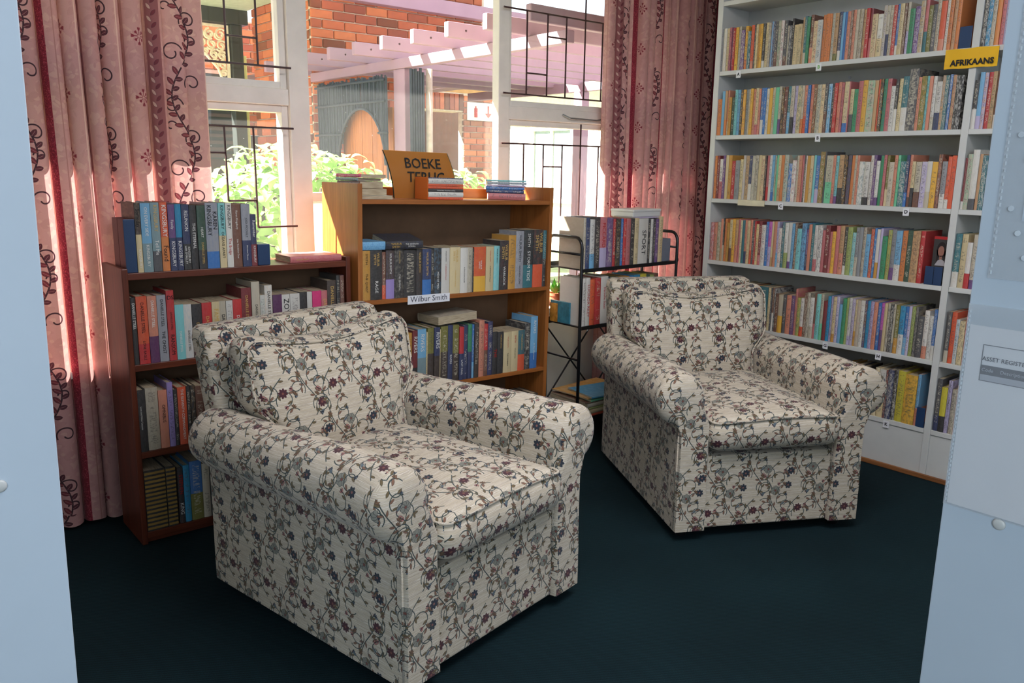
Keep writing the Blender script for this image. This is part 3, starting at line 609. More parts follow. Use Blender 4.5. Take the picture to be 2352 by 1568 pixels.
m = MB(); ell(.035, .15, .0135, .024, -.0008); m.box((.030, -.0008, .105), (.041, -.0005, .13)); m.build('printed_face', skin, pb)
m = MB(); m.add([(.012, -.0011, .085), (.06, -.0011, .085), (.052, -.0011, .108), (.038, -.0011, .114), (.024, -.0011, .108)], [(0, 1, 2, 3, 4)]); m.build('printed_blouse', plain('photo_white_cloth', (170, 166, 168), .7), pb)

# ---- books of the dark brown bookcase: (start mm, colour, second colour, split, height, titles)
def shelf_books(case, z, rows, end, group, place, d=.15, y=.008, hard=True):
    n = 0
    for k, (u, c, a, split, h, tt) in enumerate(rows):
        u2 = rows[k + 1][0] if k + 1 < len(rows) else end
        if c is None: continue
        t = (u2 - u) / 1000.0 - .0008
        if t <= .003: continue
        at = atts(c, a, split, .10 if split else (.16 if a else .06), 0.0 if tt else .9)
        M = case @ Matrix.Translation((u / 1000.0, y + rnd.uniform(0, .005), z + .0006))
        col = NAMES[c] + (' and ' + NAMES[a] if a and a != c else '')
        size = '' if a else 'slim ' if t < .013 else 'thick ' if t > .045 else ''
        make_book(f"{size}{col} {'hardback' if hard and h > .215 else 'paperback'}, {ORD[n]} {place}", M, t, h * rnd.uniform(.992, 1.006), min(d, h * .68), at, hard and h > .215, group, tt)
        n += 1
F = None
top = [(57, 'D', 'c', .55, .243, [('KINGSBURY', .06, .34, 'w'), ('Someday', .62, .95, 'k')]), (77, 's', 'C', .42, .243, [('ON EVERY SIDE', .5, .97, 'w'), ('KINGSBURY', .08, .4, 'w')]), (111, 'C', 'K', .3, .245, [('KINGSBURY', .58, .97, 'g'), ('Tell Me', .2, .5, 'w')]), (142, 'O', 'o', .5, .245, [('KINGSBURY', .5, .97, 'w'), ('Found', .12, .4, 'k')]),
       (169, 'v', 'B', .5, .237, [('KINGSBURY', .06, .45, 'w'), ('Family', .6, .8, 'w')]), (194, 'T', 'B', .5, .236, [('KINGSBURY', .06, .45, 'w')]), (217, 'B', 'k', .4, .235, [('REUNION', .6, .9, 'w'), ('KINGSBURY\nwith SMALLEY', .06, .4, 'w')]), (245, 'k', F, 0, .232, [('THIS ETERNAL', .3, .75, 'w')]),
       (271, 'd', 'k', .3, .232, [('DANIELLE STEEL', .05, .45, 'g'), ('HEART', .5, .66, 'w')]), (302, 'S', 'b', .26, .241, [('KAREN\nKINGSBURY', .5, .97, 'k')]), (349, 'a', 'c', .5, .24, [('KINGSBURY', .6, .97, 'k'), ('OCEANS APART', .15, .56, 'k')]), (376, 'W', F, 0, .24, [('KINGSBURY', .6, .97, 'k'), ('The Bridge', .15, .5, 'r')]),
       (401, 'n', F, 0, .237, [('Karen Kingsbury', .55, .95, 'w'), ('Like Dandelion Dust', .08, .5, 'w')]), (436, 'S', 'B', .42, .237, [('JODI PICOULT', .45, .8, 'k'), ('Nineteen Minutes', .06, .38, 'w')]), (471, 'B', 'R', .42, .196, [('KINGSBURY', .06, .4, 'w'), ('Remember', .55, .9, 'w')])]
shelf_books(BROWN, 1.017, top, 494, 'hardbacks along the top of the dark brown bookcase', 'after the blue block, top of dark bookcase', .16)
o = tag(empty('bookend', BROWN @ Matrix.Translation((.0188, .012, 1.0176))), 'large block bookend, blue front and maroon sides, at the curtain end of dark bookcase', 'bookend', 'bookends on the dark bookcase')
MB().box((0, 0, 0), (.0375, .008, .187)).build('front_plate', M_BLUE, o, bevel=.002)
for v0, v1 in ((.008, .075), (.0765, .145)): MB().box((0.0005, v0, 0), (.037, v1, .187)).build('side_block', plain('maroon_board', (84, 34, 38), .5, .08), o, bevel=.002)
o = MB().box((0, 0, 0), (.05, .11, .082)).build('bookend', M_BLUE, None, BROWN @ Matrix.Translation((.496, .01, 1.0176)), bevel=.003); tag(o, 'small blue bookend block closing the row on dark bookcase top', 'bookend', 'bookends on the dark bookcase')
LIE = lambda case, u, v, z, rot=0: case @ Matrix.Translation((u, v, z)) @ Matrix.Rotation(R(rot), 4, 'Z') @ Matrix(((0, 0, 1, 0), (0, 1, 0, 0), (-1, 0, 0, 0), (0, 0, 0, 1))) @ Matrix.Translation((0, 0, 0))
def lying(case, u, v, z, t, h, d, at, label, group=None, titles=(), rot=0, hard=False, spine_front=True, tilt=0.0, pitch=0.0):
    """a book lying flat: its spine faces the front, h runs along the shelf, t is its thickness"""
    M = case @ Matrix.Translation((u, v, z)) @ Matrix.Rotation(R(rot), 4, 'Z') @ Matrix.Rotation(R(tilt), 4, 'Y') @ Matrix.Rotation(R(pitch), 4, 'X')
    if not spine_front: M = M @ Matrix.Translation((h, d, 0)) @ Matrix.Rotation(math.pi, 4, 'Z')
    M = M @ Matrix(((0, 0, 1, 0), (0, 1, 0, 0), (-1, 0, 0, t), (0, 0, 0, 1)))
    r_ = tag(empty('book', M), label, 'book', group); cv, pg = MB(), MB(); book_geo(cv, pg, t, h, d, at, hard); cv.build('cover', M_BOOK, r_); pg.build('page_block', M_PAGE, r_)
    for (s, z0, z1, ink) in titles:
        L = (z1 - z0) * h; text(s, min(t * .8 / (s.count('\n') + 1), L / (max(len(q) for q in s.split('\n')) * .6)), frame((t / 2, -min(.0035, t * .16) - .0006, (z0 + z1) / 2 * h), (0, 0, 1), (-1, 0, 0), (0, -1, 0)), INKS[ink], r_, 'title')
    return r_
lying(BROWN, .632, .02, 1.0176, .026, .225, .15, atts('p', 'r', 0, .3, 0), 'red book lying flat on the sunlit end of dark bookcase top', titles=[('Danielle Steel', .05, .4, 'g')], hard=True)
DS = 'DANIELLE STEEL'
sh1 = [(21, 'k', F, 0, .243, [(DS, .5, .95, 'w')]), (39, 'O', 'r', .3, .245, [(DS, .42, .95, 'k'), ('LONE EAGLE', .05, .35, 'k')]), (77, 'f', 'V', .4, .245, [(DS, .5, .97, 'w')]), (110, 'S', F, 0, .245, [(DS, .5, .97, 'k'), ('THE GHOST', .12, .46, 'k')]), (143, 'r', F, 0, .258, [('DS', .83, .97, 'k', 1), (DS, .42, .72, 'k'), ('RANSOM', .1, .36, 'k')]),
       (171, 'a', F, 0, .205, [(DS, .1, .55, 'w')]), (203, 'W', 's', .0, .203, [(DS, .1, .55, 'k')]), (233, 'k', F, 0, .202, [(DS, .1, .7, 'g')]), (269, 'r', F, 0, .203, [(DS, .1, .8, 'g')]), (306, 'c', F, 0, .203, [('FAMILY ALBUM', .1, .9, 'g')]), (336, 'h', F, 0, .204, [(DS, .1, .8, 'k')]), (361, 'W', F, 0, .203, []), (387, 'r', 'O', .4, .206, [(DS, .1, .75, 'w')]),
       (422, 'R', F, 0, .248, [(DS, .4, .92, 'g')]), (462, 'h', F, 0, .268, [(DS, .3, .7, 'k')]), (496, 'W', 'e', .0, .213, []), (516, 'W', 'y', .0, .25, [(DS, .4, .95, 'k')]), (548, 'V', F, 0, .21, [(DS, .1, .7, 'w')]), (586, 'W', F, 0, .21, [('ZOYA', .55, .9, 'k')]), (621, 'W', F, 0, .21, []), (663, 'k', F, 0, .211, [(DS, .1, .7, 'w')]),
       (694, 'W', F, 0, .211, [(DS, .1, .7, 'r')]), (718, 'P', F, 0, .212, [(DS, .1, .7, 'g')]), (758, 'p', F, 0, .212, [(DS, .1, .9, 'g')]), (785, 'D', F, 0, .25, [(DS, .3, .95, 'g')]), (826, 'k', F, 0, .27, []), (843, 'n', 'v', .4, .27, [])]
shelf_books(BROWN, .687, sh1, 863, 'books on the middle tier of the dark brown bookcase', 'from the curtain end, second tier of dark bookcase')
sh2 = [(12, 'k', F, 0, .232, [('Love and Other Lessons', .3, .8, 'w')]), (48, 'h', 'n', 0, .236, []), (92, 'f', 'p', 0, .222, [('OMNIBUS', .45, .75, 'k')]), (124, 'L', F, 0, .248, []), (146, 'k', F, 0, .216, []), (161, 'O', F, 0, .22, [('THE ELEVENTH COMMANDMENT', .1, .95, 'w')]), (194, 'k', F, 0, .222, []), (209, 'k', 'm', 0, .222, []), (227, 'n', F, 0, .215, []), (258, 'R', F, 0, .22, []), (290, 'h', F, 0, .21, []), (325, 'B', F, 0, .22, [])]
shelf_books(BROWN, .359, sh2, 350, 'books on the third tier of the dark brown bookcase', 'from the curtain end, third tier of dark bookcase')
sh3 = [(141, 'k', 'R', 0, .224, [('STEPHEN', .5, .9, 'r'), ('KING', .12, .4, 'w')]), (163, 'T', F, 0, .228, []), (187, 'b', 'z', .45, .236, []), (233, 'h', F, 0, .22, []), (262, 'k', F, 0, .21, [])]
shelf_books(BROWN, .046, sh3, 290, 'books on the bottom tier of the dark brown bookcase', 'after the striped volumes, bottom of dark bookcase')
for k, (u0, u1) in enumerate(((.021, .096), (.098, .134))):
    r_ = tag(empty('striped_volume', BROWN @ Matrix.Translation((u0, .008, .0466))), ('wider' if k == 0 else 'narrower') + ' gold and black striped volume on bottom tier of dark bookcase', 'book', 'striped volumes')
    cv, pg = MB(), MB(); book_geo(cv, pg, u1 - u0, .236, .15, atts('k', None, 0, 0, 0), True); cv.build('cover', M_BOOK, r_); pg.build('page_block', M_PAGE, r_)
    for q in range(14): MB().box((.0012, -.0042, .006 + q * .0166), (u1 - u0 - .0012, -.0012, .0145 + q * .0166)).build('gold_stripe', plain('dull_gold_cloth', (150, 118, 58), .6, .1), r_)

WS = 'WILBUR SMITH'
o1 = [(4, 'm', 'n', .0, .208, [('SMITH', .72, .95, 'k'), ('THE QUEST', .15, .55, 'k')]), (43, 'k', F, 0, .208, [('WILBUR\nSMITH', .68, .95, 'g'), ('RAGE', .14, .38, 'w')]), (101, 'n', 'O', .3, .2, []), (119, 'D', 'L', .4, .207, [(WS, .5, .95, 'w')]), (160, 'k', 'h', 0, .208, [(WS, .7, .97, 'g'), ('THE SEVENTH', .15, .5, 'w')]), (207, 'k', F, 0, .204, []), (269, 'k', 'n', 0, .205, [(WS, .5, .95, 'g')]),
      (301, 'B', 'b', .35, .207, [(WS, .42, .95, 'g')]), (347, 'k', F, 0, .2, []), (364, 'k', 's', 0, .207, [('MEN OF MEN', .12, .5, 'w')]), (404, 'W', F, 0, .207, [(WS, .7, .95, 'k'), ('A SPARROW FALLS', .3, .66, 'r')]), (449, 'c', F, 0, .208, [('WILBUR\nSMITH', .68, .95, 'g'), ('ELEPHANT SONG', .15, .5, 'g')]), (506, 'W', F, 0, .206, [('A FALCON FLIES', .2, .6, 'k')]), (547, 'h', 'k', 0, .206, []), (576, 'k', F, 0, .2, []),
      (584, 'O', 'y', .35, .207, [('WILBUR\nSMITH', .5, .7, 'w')]), (652, 'c', F, 0, .207, [(WS, .65, .92, 'r'), ('A SPARROW FALLS', .2, .58, 'k')]), (698, 'a', 'W', 0, .207, [(WS, .6, .95, 'k')]), (732, 'k', 'R', 0, .232, [('WILBUR\nSMITH', .6, .92, 'g'), ('WARLOCK', .12, .45, 'w')]), (788, 'm', F, 0, .256, []), (834, 'S', 'k', 0, .276, [('WILBUR SMITH', .45, .95, 'k'), ('GOLDEN LION', .08, .4, 'k')]), (884, 'k', 't', .4, .277, [('SMITH', .7, .95, 'w'), ('STORM TIDE', .1, .66, 'w')]), (944, 'k', 'O', .4, .277, [('WILBUR\nSMITH', .6, .95, 'g')]), (1007, 't', 'k', .5, .276, [])]
shelf_books(ORANGE, .826, o1, 1030, 'novels on the upper shelf of the orange-brown bookcase', 'from the dark bookcase, upper shelf of orange-brown bookcase', .13, hard=False)
lying(ORANGE, .004, .008, 1.036, .034, .11, .15, atts('s', 'b', 0, .4, 0), 'light blue paperback lying on the upper row of novels', hard=False)
lying(ORANGE, .112, .003, 1.0368, .034, .178, .125, atts('k', 'B', 0, .4, 0), 'black and blue paperback lying face up over the upper row of novels', titles=[('WILBUR\nSMITH', .08, .45, 'g'), ('THE SEVENTH\nSCROLL', .5, .88, 'w')], rot=-3, pitch=11)
RV = 'RIVERS'
o2 = [(180, 'z', 'k', .5, .255, []), (205, 'z', 'k', .5, .256, []), (230, 'm', 'd', .5, .25, []), (252, 'R', 'k', .35, .258, [(RV, .58, .93, 'w')]), (280, 's', 'C', .5, .262, [(RV, .58, .95, 'w')]), (326, 'c', F, 0, .245, []), (334, 'z', 'D', .55, .262, []), (368, 'B', 'D', .5, .262, [(RV, .6, .95, 'w')]), (400, 'c', F, 0, .25, []), (406, 'z', 'D', .55, .262, []), (445, 'B', F, 0, .265, [('RIVERS', .3, .5, 'w')]), (473, 'z', 'D', .5, .262, []),
      (509, 'r', 'B', .5, .25, [('LAST CALL', .08, .4, 'w')]), (535, 'B', F, 0, .255, []), (559, 'g', 'B', .5, .258, []), (583, 'b', 's', .3, .255, []), (597, 'D', F, 0, .26, []), (623, 'f', F, 0, .27, []), (654, 'r', 'n', .5, .25, []), (678, 'B', 'v', 0, .26, []), (707, 'k', F, 0, .206, [('THE', .4, .6, 'r')]), (737, 'k', F, 0, .206, [('WILBUR SMITH', .6, .95, 'g')]), (773, 'c', F, 0, .2, [('WILBUR SMITH', .6, .9, 'r'), ('THE SUNBIRD', .15, .5, 'k')]), (821, 'c', F, 0, .2, [('SMITH', .7, .9, 'r'), ('WILD JUSTICE', .3, .6, 'k')]),
      (865, 't', 'O', .4, .2, [('WILBUR SMITH', .5, .92, 'g')]), (908, 'k', 'W', 0, .232, []), (946, 's', 'b', .3, .262, [(RV, .65, .95, 'w'), ('in the Afternoon', .1, .55, 'w')])]
shelf_books(ORANGE, .418, o2, 992, 'books on the middle shelf of the orange-brown bookcase', 'from the armchair, middle shelf of orange-brown bookcase')
o3 = [(850, 'k', F, 0, .22, []), (885, 'B', F, 0, .21, []), (915, 'g', F, 0, .2, []), (945, 'k', F, 0, .22, []), (975, 'D', F, 0, .22, [])]
shelf_books(ORANGE, .064, o3, 1010, 'dark books on the bottom shelf of the orange-brown bookcase', 'in the bottom shelf row of orange-brown bookcase')
# paperback sprawled open-edged on top of the middle row
lying(ORANGE, .39, .01, .688, .036, .23, .15, atts('h', 'n', 0, .3, 0), 'thick cream paperback lying pages outward over the middle row', hard=False, spine_front=False, rot=4, tilt=-2)
# ---- things on top of the orange-brown bookcase
def pile(case, u, v, z, items, place, group):
    for k, (t, h, d, c, a, front, du, dv, rot, tt) in enumerate(items):
        pos = 'bottom' if k == 0 else 'topmost' if k == len(items) - 1 else ORD[k] + ' from the bottom'
        lying(case, u + du, v + dv, z + .0006, t, h, d, atts(c, a, 0, .3 if a else .05, 1.0), f"{NAMES[c]} paperback, {pos} in the flat pile {place}", group, tt, rot, False, front); z += t + .0012
pile(ORANGE, .010, .235, 1.2436, [(.014, .21, .15, 'W', None, True, .0, 0, -90, ()), (.026, .19, .125, 'c', None, True, 0, -.01, -89, ()), (.028, .19, .110, 'n', None, True, .001, -.01, -91, ()), (.012, .18, .112, 'C', None, True, -.006, -.008, -90, ()), (.014, .20, .122, 'P', 'k', True, .0, -.002, -90, ())], 'beside the dark bookcase corner', 'flat pile on the orange-brown bookcase corner')
z = 1.2436
for k, (t, c, a, inkc, s) in enumerate([(.011, 'O', 'k', 'k', ''), (.021, 'W', 'h', 'k', ''), (.013, 'k', None, 'w', 'Hermann Hesse  The Journey to the East'), (.010, 'O', None, 'w', ''), (.010, 'O', None, 'w', ''), (.022, 'W', 'h', 'k', ''), (.004, 'B', None, 'w', '')]):
    pos = 'bottom' if k == 0 else 'topmost' if k == 6 else ORD[k] + ' from the bottom'
    lying(ORANGE, .335, .02, z + .0004, t, .178, .11, atts(c, a, 0, 0, 0.0 if s else 1.0), f"{NAMES[c]} paperback, {pos} in boxed pile by orange sign", 'pile before the orange sign', [(s, .15, .85, inkc)] if s else (), -4 if k else -4); z += t + .0006
o = MB().box((0, 0, 0), (.002, .112, z - 1.2436)).build('slipcase_panel', lit_paper('orange_card', (255, 152, 45), .5), None, ORANGE @ Matrix.Translation((.331, .018, 1.2442)) @ Matrix.Rotation(R(-4), 4, 'Z')); tag(o, 'orange card slipcase side standing against the boxed paperback pile', 'slipcase')
pile(ORANGE, .770, .155, 1.2436, [(.030, .18, .115, 'p', None, True, .0, .0, -36, ()), (.014, .18, .115, 'B', 'b', True, -.008, .004, -38, ()), (.014, .185, .115, 'b', None, True, -.010, .004, -34, ()), (.008, .185, .12, 'l', None, True, -.008, .0, -36, ()), (.012, .19, .125, 'S', 'a', True, -.004, .002, -32, ()), (.008, .19, .125, 'a', None, True, -.006, .006, -34, ())], 'beside the black rack end', 'flat pile near the rack end')
sg = tag(empty('notice_sign', ORANGE @ Matrix.Translation((.25, .155, 1.2436))), 'curved orange notice lettered BOEKE TERUG standing on the orange-brown bookcase', 'sign')
m = MB(); n = 10
def curl(z): return -.03 * math.sin(z / .2 * 1.5) + .05 * (z / .2) ** 2
def sheet(x0, x1, off): return [[(x0 + .04 * (1 - z / .205) * 0 + (x1 - x0) * k / 8 - .045 * (z / .205), curl(z) + off, z) for k in range(9)] for z in [.205 * j / n for j in range(n + 1)]]
m = MB(); m.loft(sheet(.0, .335, 0), closed_u=False); m.build('orange_sheet', lit_paper('orange_paper', (255, 160, 55), .6), sg, smooth=True)
m = MB(); m.loft(sheet(-.004, .339, .0015), closed_u=False); m.loft(sheet(-.004, .339, .003), closed_u=False); m.build('dark_backing', plain('dark_green_plastic', (28, 44, 36), .4), sg, smooth=True)
for s, zz, size in (('BOEKE', .152, .064), ('TERUG', .092, .064)):
    dz = .002; sl = (curl(zz + dz) - curl(zz - dz)) / (2 * dz); up = Vector((0, sl, 1)).normalized(); xx = Vector((1, 0, 0)); nn = xx.cross(up).normalized()
    text(s, size, frame((.178 - .045 * zz / .205, curl(zz) - .004, zz), xx, up, nn), M_INK, sg, bold=.0004)

# ------------------------------------------------------------------ armchairs
def rrect(hx, hy, r, n=5, cx=0.0, cy=0.0):
    P = []
    for q, (sx, sy) in enumerate(((1, 1), (-1, 1), (-1, -1), (1, -1))):
        for k in range(n + 1):
            a = math.pi / 2 * (q + k / n); P.append((cx + sx * (hx - r) + r * math.cos(a), cy + sy * (hy - r) + r * math.sin(a)))
    return P
def dense(P, step):
    out = []
    for i, p in enumerate(P):
        q = P[(i + 1) % len(P)]; L = math.hypot(q[0] - p[0], q[1] - p[1]); m = max(1, int(L / step))
        for k in range(m): out.append((p[0] + (q[0] - p[0]) * k / m, p[1] + (q[1] - p[1]) * k / m))
    return out
def cushion(hx, hy, th, r, crown, bulge, fn):
    """pillow with a welted outline; fn moves its points (x, y across, z through the thickness) into the chair"""
    base = dense(rrect(hx, hy, r), .035); n = len(base); rings = []
    def ring(ins, z):
        fx, fy = (hx - ins) / hx, (hy - ins) / hy
        rings.append([(x * fx, y * fy, z) for x, y in base])
    ring(.75 * min(hx, hy), 0 - crown * .6); ring(.3 * min(hx, hy), -crown * .4); ring(.10 * min(hx, hy), -crown * .15); ring(.014, .004); ring(.002, .012); ring(-bulge, th * .35); ring(-bulge, th * .65); ring(.002, th - .012); ring(.014, th - .004)
    for f in (.10, .22, .38, .55, .75): ring(f * min(hx, hy), th + crown * (1 - (1 - f) ** 2.2))
    m = MB(); m.loft([[fn(p) for p in r_] for r_ in rings], caps=True)
    welt = lambda ins, z: [fn((x * (hx - ins) / hx, y * (hy - ins) / hy, z)) for x, y in base]
    return m, welt(.001, th - .006), welt(.001, .006)
def make_armchair(M, label):
    root = tag(empty('armchair', M), label, 'armchair', 'matching floral armchairs')
    W2 = .385; D = .86
    # seat box with its front panel
    m = MB(); m.box((-.268, .012, .042), (.268, .80, .335)); m.build('seat_base', M_FAB, root, boxuv=True, bevel=.006)
    # arms: one profile run from front to back
    def profile(sx):
        P = [(.262, .042), (.262, .20), (.262, .36), (.264, .46)]; cx, cz, r = .366, .560, .098
        P += [(cx + r * math.cos(math.radians(a)), cz + r * math.sin(math.radians(a))) for a in range(195, -76, -13)]
        P += [(.396, .468), (W2, .44), (W2, .30), (W2, .17), (W2, .042)]
        return [(sx * x, z) for x, z in P]
    for sx in (-1, 1):
        P = profile(sx); n = len(P); cx, cz = sx * .33, .33
        acc = [0.0]
        for i in range(1, n + 1):
            a, b = P[i - 1], P[i % n]; acc.append(acc[-1] + math.hypot(a[0] - b[0], a[1] - b[1]))
        ys = [(-.010, .055), (-.007, .034), (.0, .016), (.010, .005), (.026, 0.0), (.10, 0), (.22, 0), (.36, 0), (.50, 0), (.64, 0), (.78, 0), (.86, 0), (.905, .004), (.925, .02)]
        rings, uvs = [], []
        ang = lambda i: P[i]
        for y, ins in ys:
            rg = []
            for i, (x, z) in enumerate(P):
                dx, dz = x - sx * .345, z - .36
                if z > .47: dx, dz = x - sx * .366, z - .56
                L = math.hypot(dx, dz) or 1; k = max(0, 1 - (ins if z > .47 else ins * .22) / L) if ins else 1
                if z <= .05: dz *= 1
                xx = (sx * .366 if z > .47 else sx * .345) + dx * k; zz = (.56 if z > .47 else .36) + dz * (k if z > .06 else 1)
                sag = -.018 * (y / .9) if z > .46 else 0.0
                flare = sx * .018 * max(0, 1 - y / .18) ** 2 if z > .47 else 0.0
                rg.append((xx + flare, y, zz + sag + (.006 * math.sin(y * 7) if z > .55 else 0)))
            rings.append(rg); uvs.append([(y * sx, acc[i]) for i in range(n + 1)])
        am = MB(); am.loft(rings[:5]); am.loft(rings[4:], uvs=uvs[4:])
        f = [tuple(p) for p in rings[0]]; am.add(f, [tuple(range(n))], [[(p[0], p[2]) for p in f]])
        f = [tuple(p) for p in rings[-1]]; am.add(f, [tuple(reversed(range(n)))], [[(p[0], p[2]) for p in reversed(f)]])
        ao = am.build('arm', M_FAB, root, smooth=True, auto=50, boxuv=True, weld=True)
        pip = [(p[0], p[1] - .001, p[2]) for p in rings[3][1:7]]
        MB().tube(pip, .0035, 6).build('piping', M_FAB, ao, smooth=True, boxuv=True)
        MB().tube([(sx * (W2 - .001), .006, .05), (sx * (W2 - .001), .006, .45)], .004, 6).build('piping', M_FAB, ao, smooth=True, boxuv=True)
    # outer back: a slab that leans away
    rings = []
    for z, ins in ((.042, .004), (.05, 0), (.20, 0), (.34, 0), (.48, 0), (.62, 0), (.76, 0), (.845, .0), (.874, .006), (.884, .016)):
        f = max(0, (z - .25) / .63); yb_ = .86 + .185 * f; hw = .384 - .022 * f - ins; th = .11 - .01 * f - 2 * ins * .8
        rings.append([(x, yb_ - ins * .8 - th / 2 + y, z) for x, y in dense(rrect(hw, th / 2, .022), .12)])
    m = MB(); m.loft(rings, caps=True); m.build('back_frame', M_FAB, root, smooth=True, boxuv=True, auto=60)
    # seat cushion
    def fs(p):
        x, y, z = p; return (x, .345 + y - .012, .362 + z - .02 * max(0, (abs(x) - .2)) + .006 * math.sin(x * 9 + 1) * (z > .09))
    m, w1, w2 = cushion(.258, .362, .124, .035, .024, .010, fs)
    sc = m.build('seat_cushion', M_FAB, root, smooth=True, boxuv=True)
    for w in (w1,): MB().tube(w, .005, 6, closed=True).build('piping', M_FAB, sc, smooth=True, boxuv=True)
    # back cushion: flares above the arms, dips along its upper edge
    def fb(p):
        x, y, z = p; up = .446 + (y + .209)
        k = min(1, max(0, (up - .56) / .12)); k = k * k * (3 - 2 * k); x2 = x * (.79 + .21 * k)
        t = max(0, (up - .45) / .43); dip = -.040 * math.cos(min(1, abs(x) / .31) * math.pi / 2) ** 1.3 * max(0, t - .5) * 2
        horn = .008 * math.sin(x * 5.5) * max(0, t - .6)
        return (x2, .845 + .03 * t + .02 - (z + .02) * (1.0 - .04 * t) - .02 + .05 * (t - .5), up + dip + horn)
    m, w1, w2 = cushion(.330, .206, .128, .045, .030, .012, fb)
    bc = m.build('back_cushion', M_FAB, root, smooth=True, boxuv=True)
    for w in (w1, w2): MB().tube(w, .005, 6, closed=True).build('piping', M_FAB, bc, smooth=True, boxuv=True)
    for x in (-.33, .33):
        for y in (.06, .80): MB().tube([(x, y, 0), (x, y, .046)], [.020, .024], 12).build('foot', M_BLACK, root, smooth=True, auto=40)
    return root
pose = lambda x, y, t: Matrix.Translation((x, y, 0)) @ Matrix.Rotation(t, 4, 'Z')
ch1 = make_armchair(pose(1.398, 1.704, .179), 'nearer floral armchair, by the dark brown bookcase')
ch2 = copy_tree(ch1); ch2.matrix_world = pose(2.68, 1.63, -.50); ch2['label'] = 'further floral armchair, by the white bookcase wall'

# ------------------------------------------------------------------ curtains
def curtain(name, x0, x1, y, z0, z1, u0, label, seed, u_end=None, flat_end=0.0):
    g = random.Random(seed); P = []; x = x0; ph = 0; N_ = int((x1 - x0) / .004)
    lam = []; xx = x0
    while xx < x1: w = g.uniform(.055, .09); lam.append((xx, w, g.uniform(.048, .078))); xx += w
    for k in range(N_ + 1):
        x = x0 + (x1 - x0) * k / N_
        for (s, w, a) in reversed(lam):
            if x >= s: break
        f = (x - s) / w; am = a
        if x > x1 - flat_end: am *= .22
        P.append((x - .010 * math.sin(2 * math.pi * f), y - am * min(1, max(0, math.sin(math.pi * f)) ** .8) + .012 * math.sin(x * 17 + seed)))
    acc = [u0]
    for a, b in zip(P, P[1:]): acc.append(acc[-1] + math.hypot(b[0] - a[0], b[1] - a[1]))
    if u_end is not None: acc = [u - acc[-1] + u_end for u in acc]
    zs = [z0 + (z1 - z0) * k / 16 for k in range(17)]; rings, uvs = [], []
    for j, z in enumerate(zs):
        t = (z - z0) / (z1 - z0); rings.append([(px + .010 * math.sin(px * 9 + 3 * t) * (1 - t), y + (py - y) * (1.08 - .25 * t) + .012 * (1 - t) * math.sin(px * 21 + seed), z + (.006 * math.sin(px * 40) if j == 0 else 0)) for px, py in P]); uvs.append([(u, z) for u in acc])
    m = MB(); m.loft(rings, closed_u=False, uvs=uvs); o = m.build(name, M_CUR, smooth=True); tag(o, label, 'curtain')
    # hem turned up at the bottom
    h = MB(); h.loft([[(px, py - .0015, pz) for px, py, pz in rings[0]], [(px, py - .0015, pz + .05) for px, py, pz in rings[0]]], closed_u=False, uvs=[[(u, .0) for u in acc], [(u, .05) for u in acc]]); h.build('hem', M_CUR, o, smooth=True)
    return o
curtain('curtain', .28, 1.212, 3.388, .018, 2.62, .10, 'pink leaf-patterned curtain hanging behind the dark brown bookcase', 4, u_end=CW * .345, flat_end=.14)
curtain('curtain', 3.475, 4.52, 3.388,   .018, 2.62, CW * .47, 'pink leaf-patterned curtain hanging behind the black rack, beside the white bookcase', 9)
rail = MB().tube([(.2, 3.36, 2.64), (4.56, 3.36, 2.64)], .012, 8).build('curtain_rail', M_WHITE); tag(rail, 'white curtain rail above the window, out of sight', 'curtain rail')
bk = MB(); [bk.box((x - .01, 3.36, 2.63), (x + .01, 3.45, 2.65)) for x in (.3,)]; bk.build('bracket', M_WHITE, rail)

# ------------------------------------------------------------------ black rack with books
rk = tag(empty('book_rack', RACK), 'black tubular metal rack with books between orange-brown bookcase and curtain', 'rack')
def arch(u):
    P = [(u, 0, .0), (u, 0, .5), (u, 0, 1.0)] + [(u, .045 - .045 * math.cos(a), 1.0 + .055 * math.sin(a)) for a in (math.pi / 8 * k for k in range(1, 5))]
    P += [(u, .21 + .045 * math.sin(a), 1.0 + .055 * math.cos(a)) for a in (math.pi / 8 * k for k in range(0, 5))] + [(u, .255, .5), (u, .255, 0)]
    return P
for u in (-.018, .735):
    e = MB().tube(arch(u), .0085, 10).build('end_frame', M_BLACK, rk, smooth=True)
    for z in (.97,): MB().tube([(u, .0, z), (u, .255, z)], .006, 8).build('rail', M_BLACK, e, smooth=True)
for z in (.893, .595, .12):
    sh = MB(); sh.box((-.012, .004, z - .006), (.730, .252, z)); sh.box((-.012, -.004, z - .016), (.730, .004, z + .003)); sh.box((-.012, .250, z - .016), (.730, .256, z + .02)); sh.build('shelf', M_BLACK, rk)
for a, b in (((-.01, .262, .56), (.36, .262, .14)), ((.36, .262, .56), (-.01, .262, .14)), ((.36, .262, .56), (.73, .262, .14)), ((.73, .262, .56), (.36, .262, .14))): MB().tube([a, b], .005, 6).build('brace', M_BLACK, rk)
MB().tube([(-.018, 0, .42), (-.018, .255, .42)], .006, 8).build('side_rail', M_BLACK, rk)
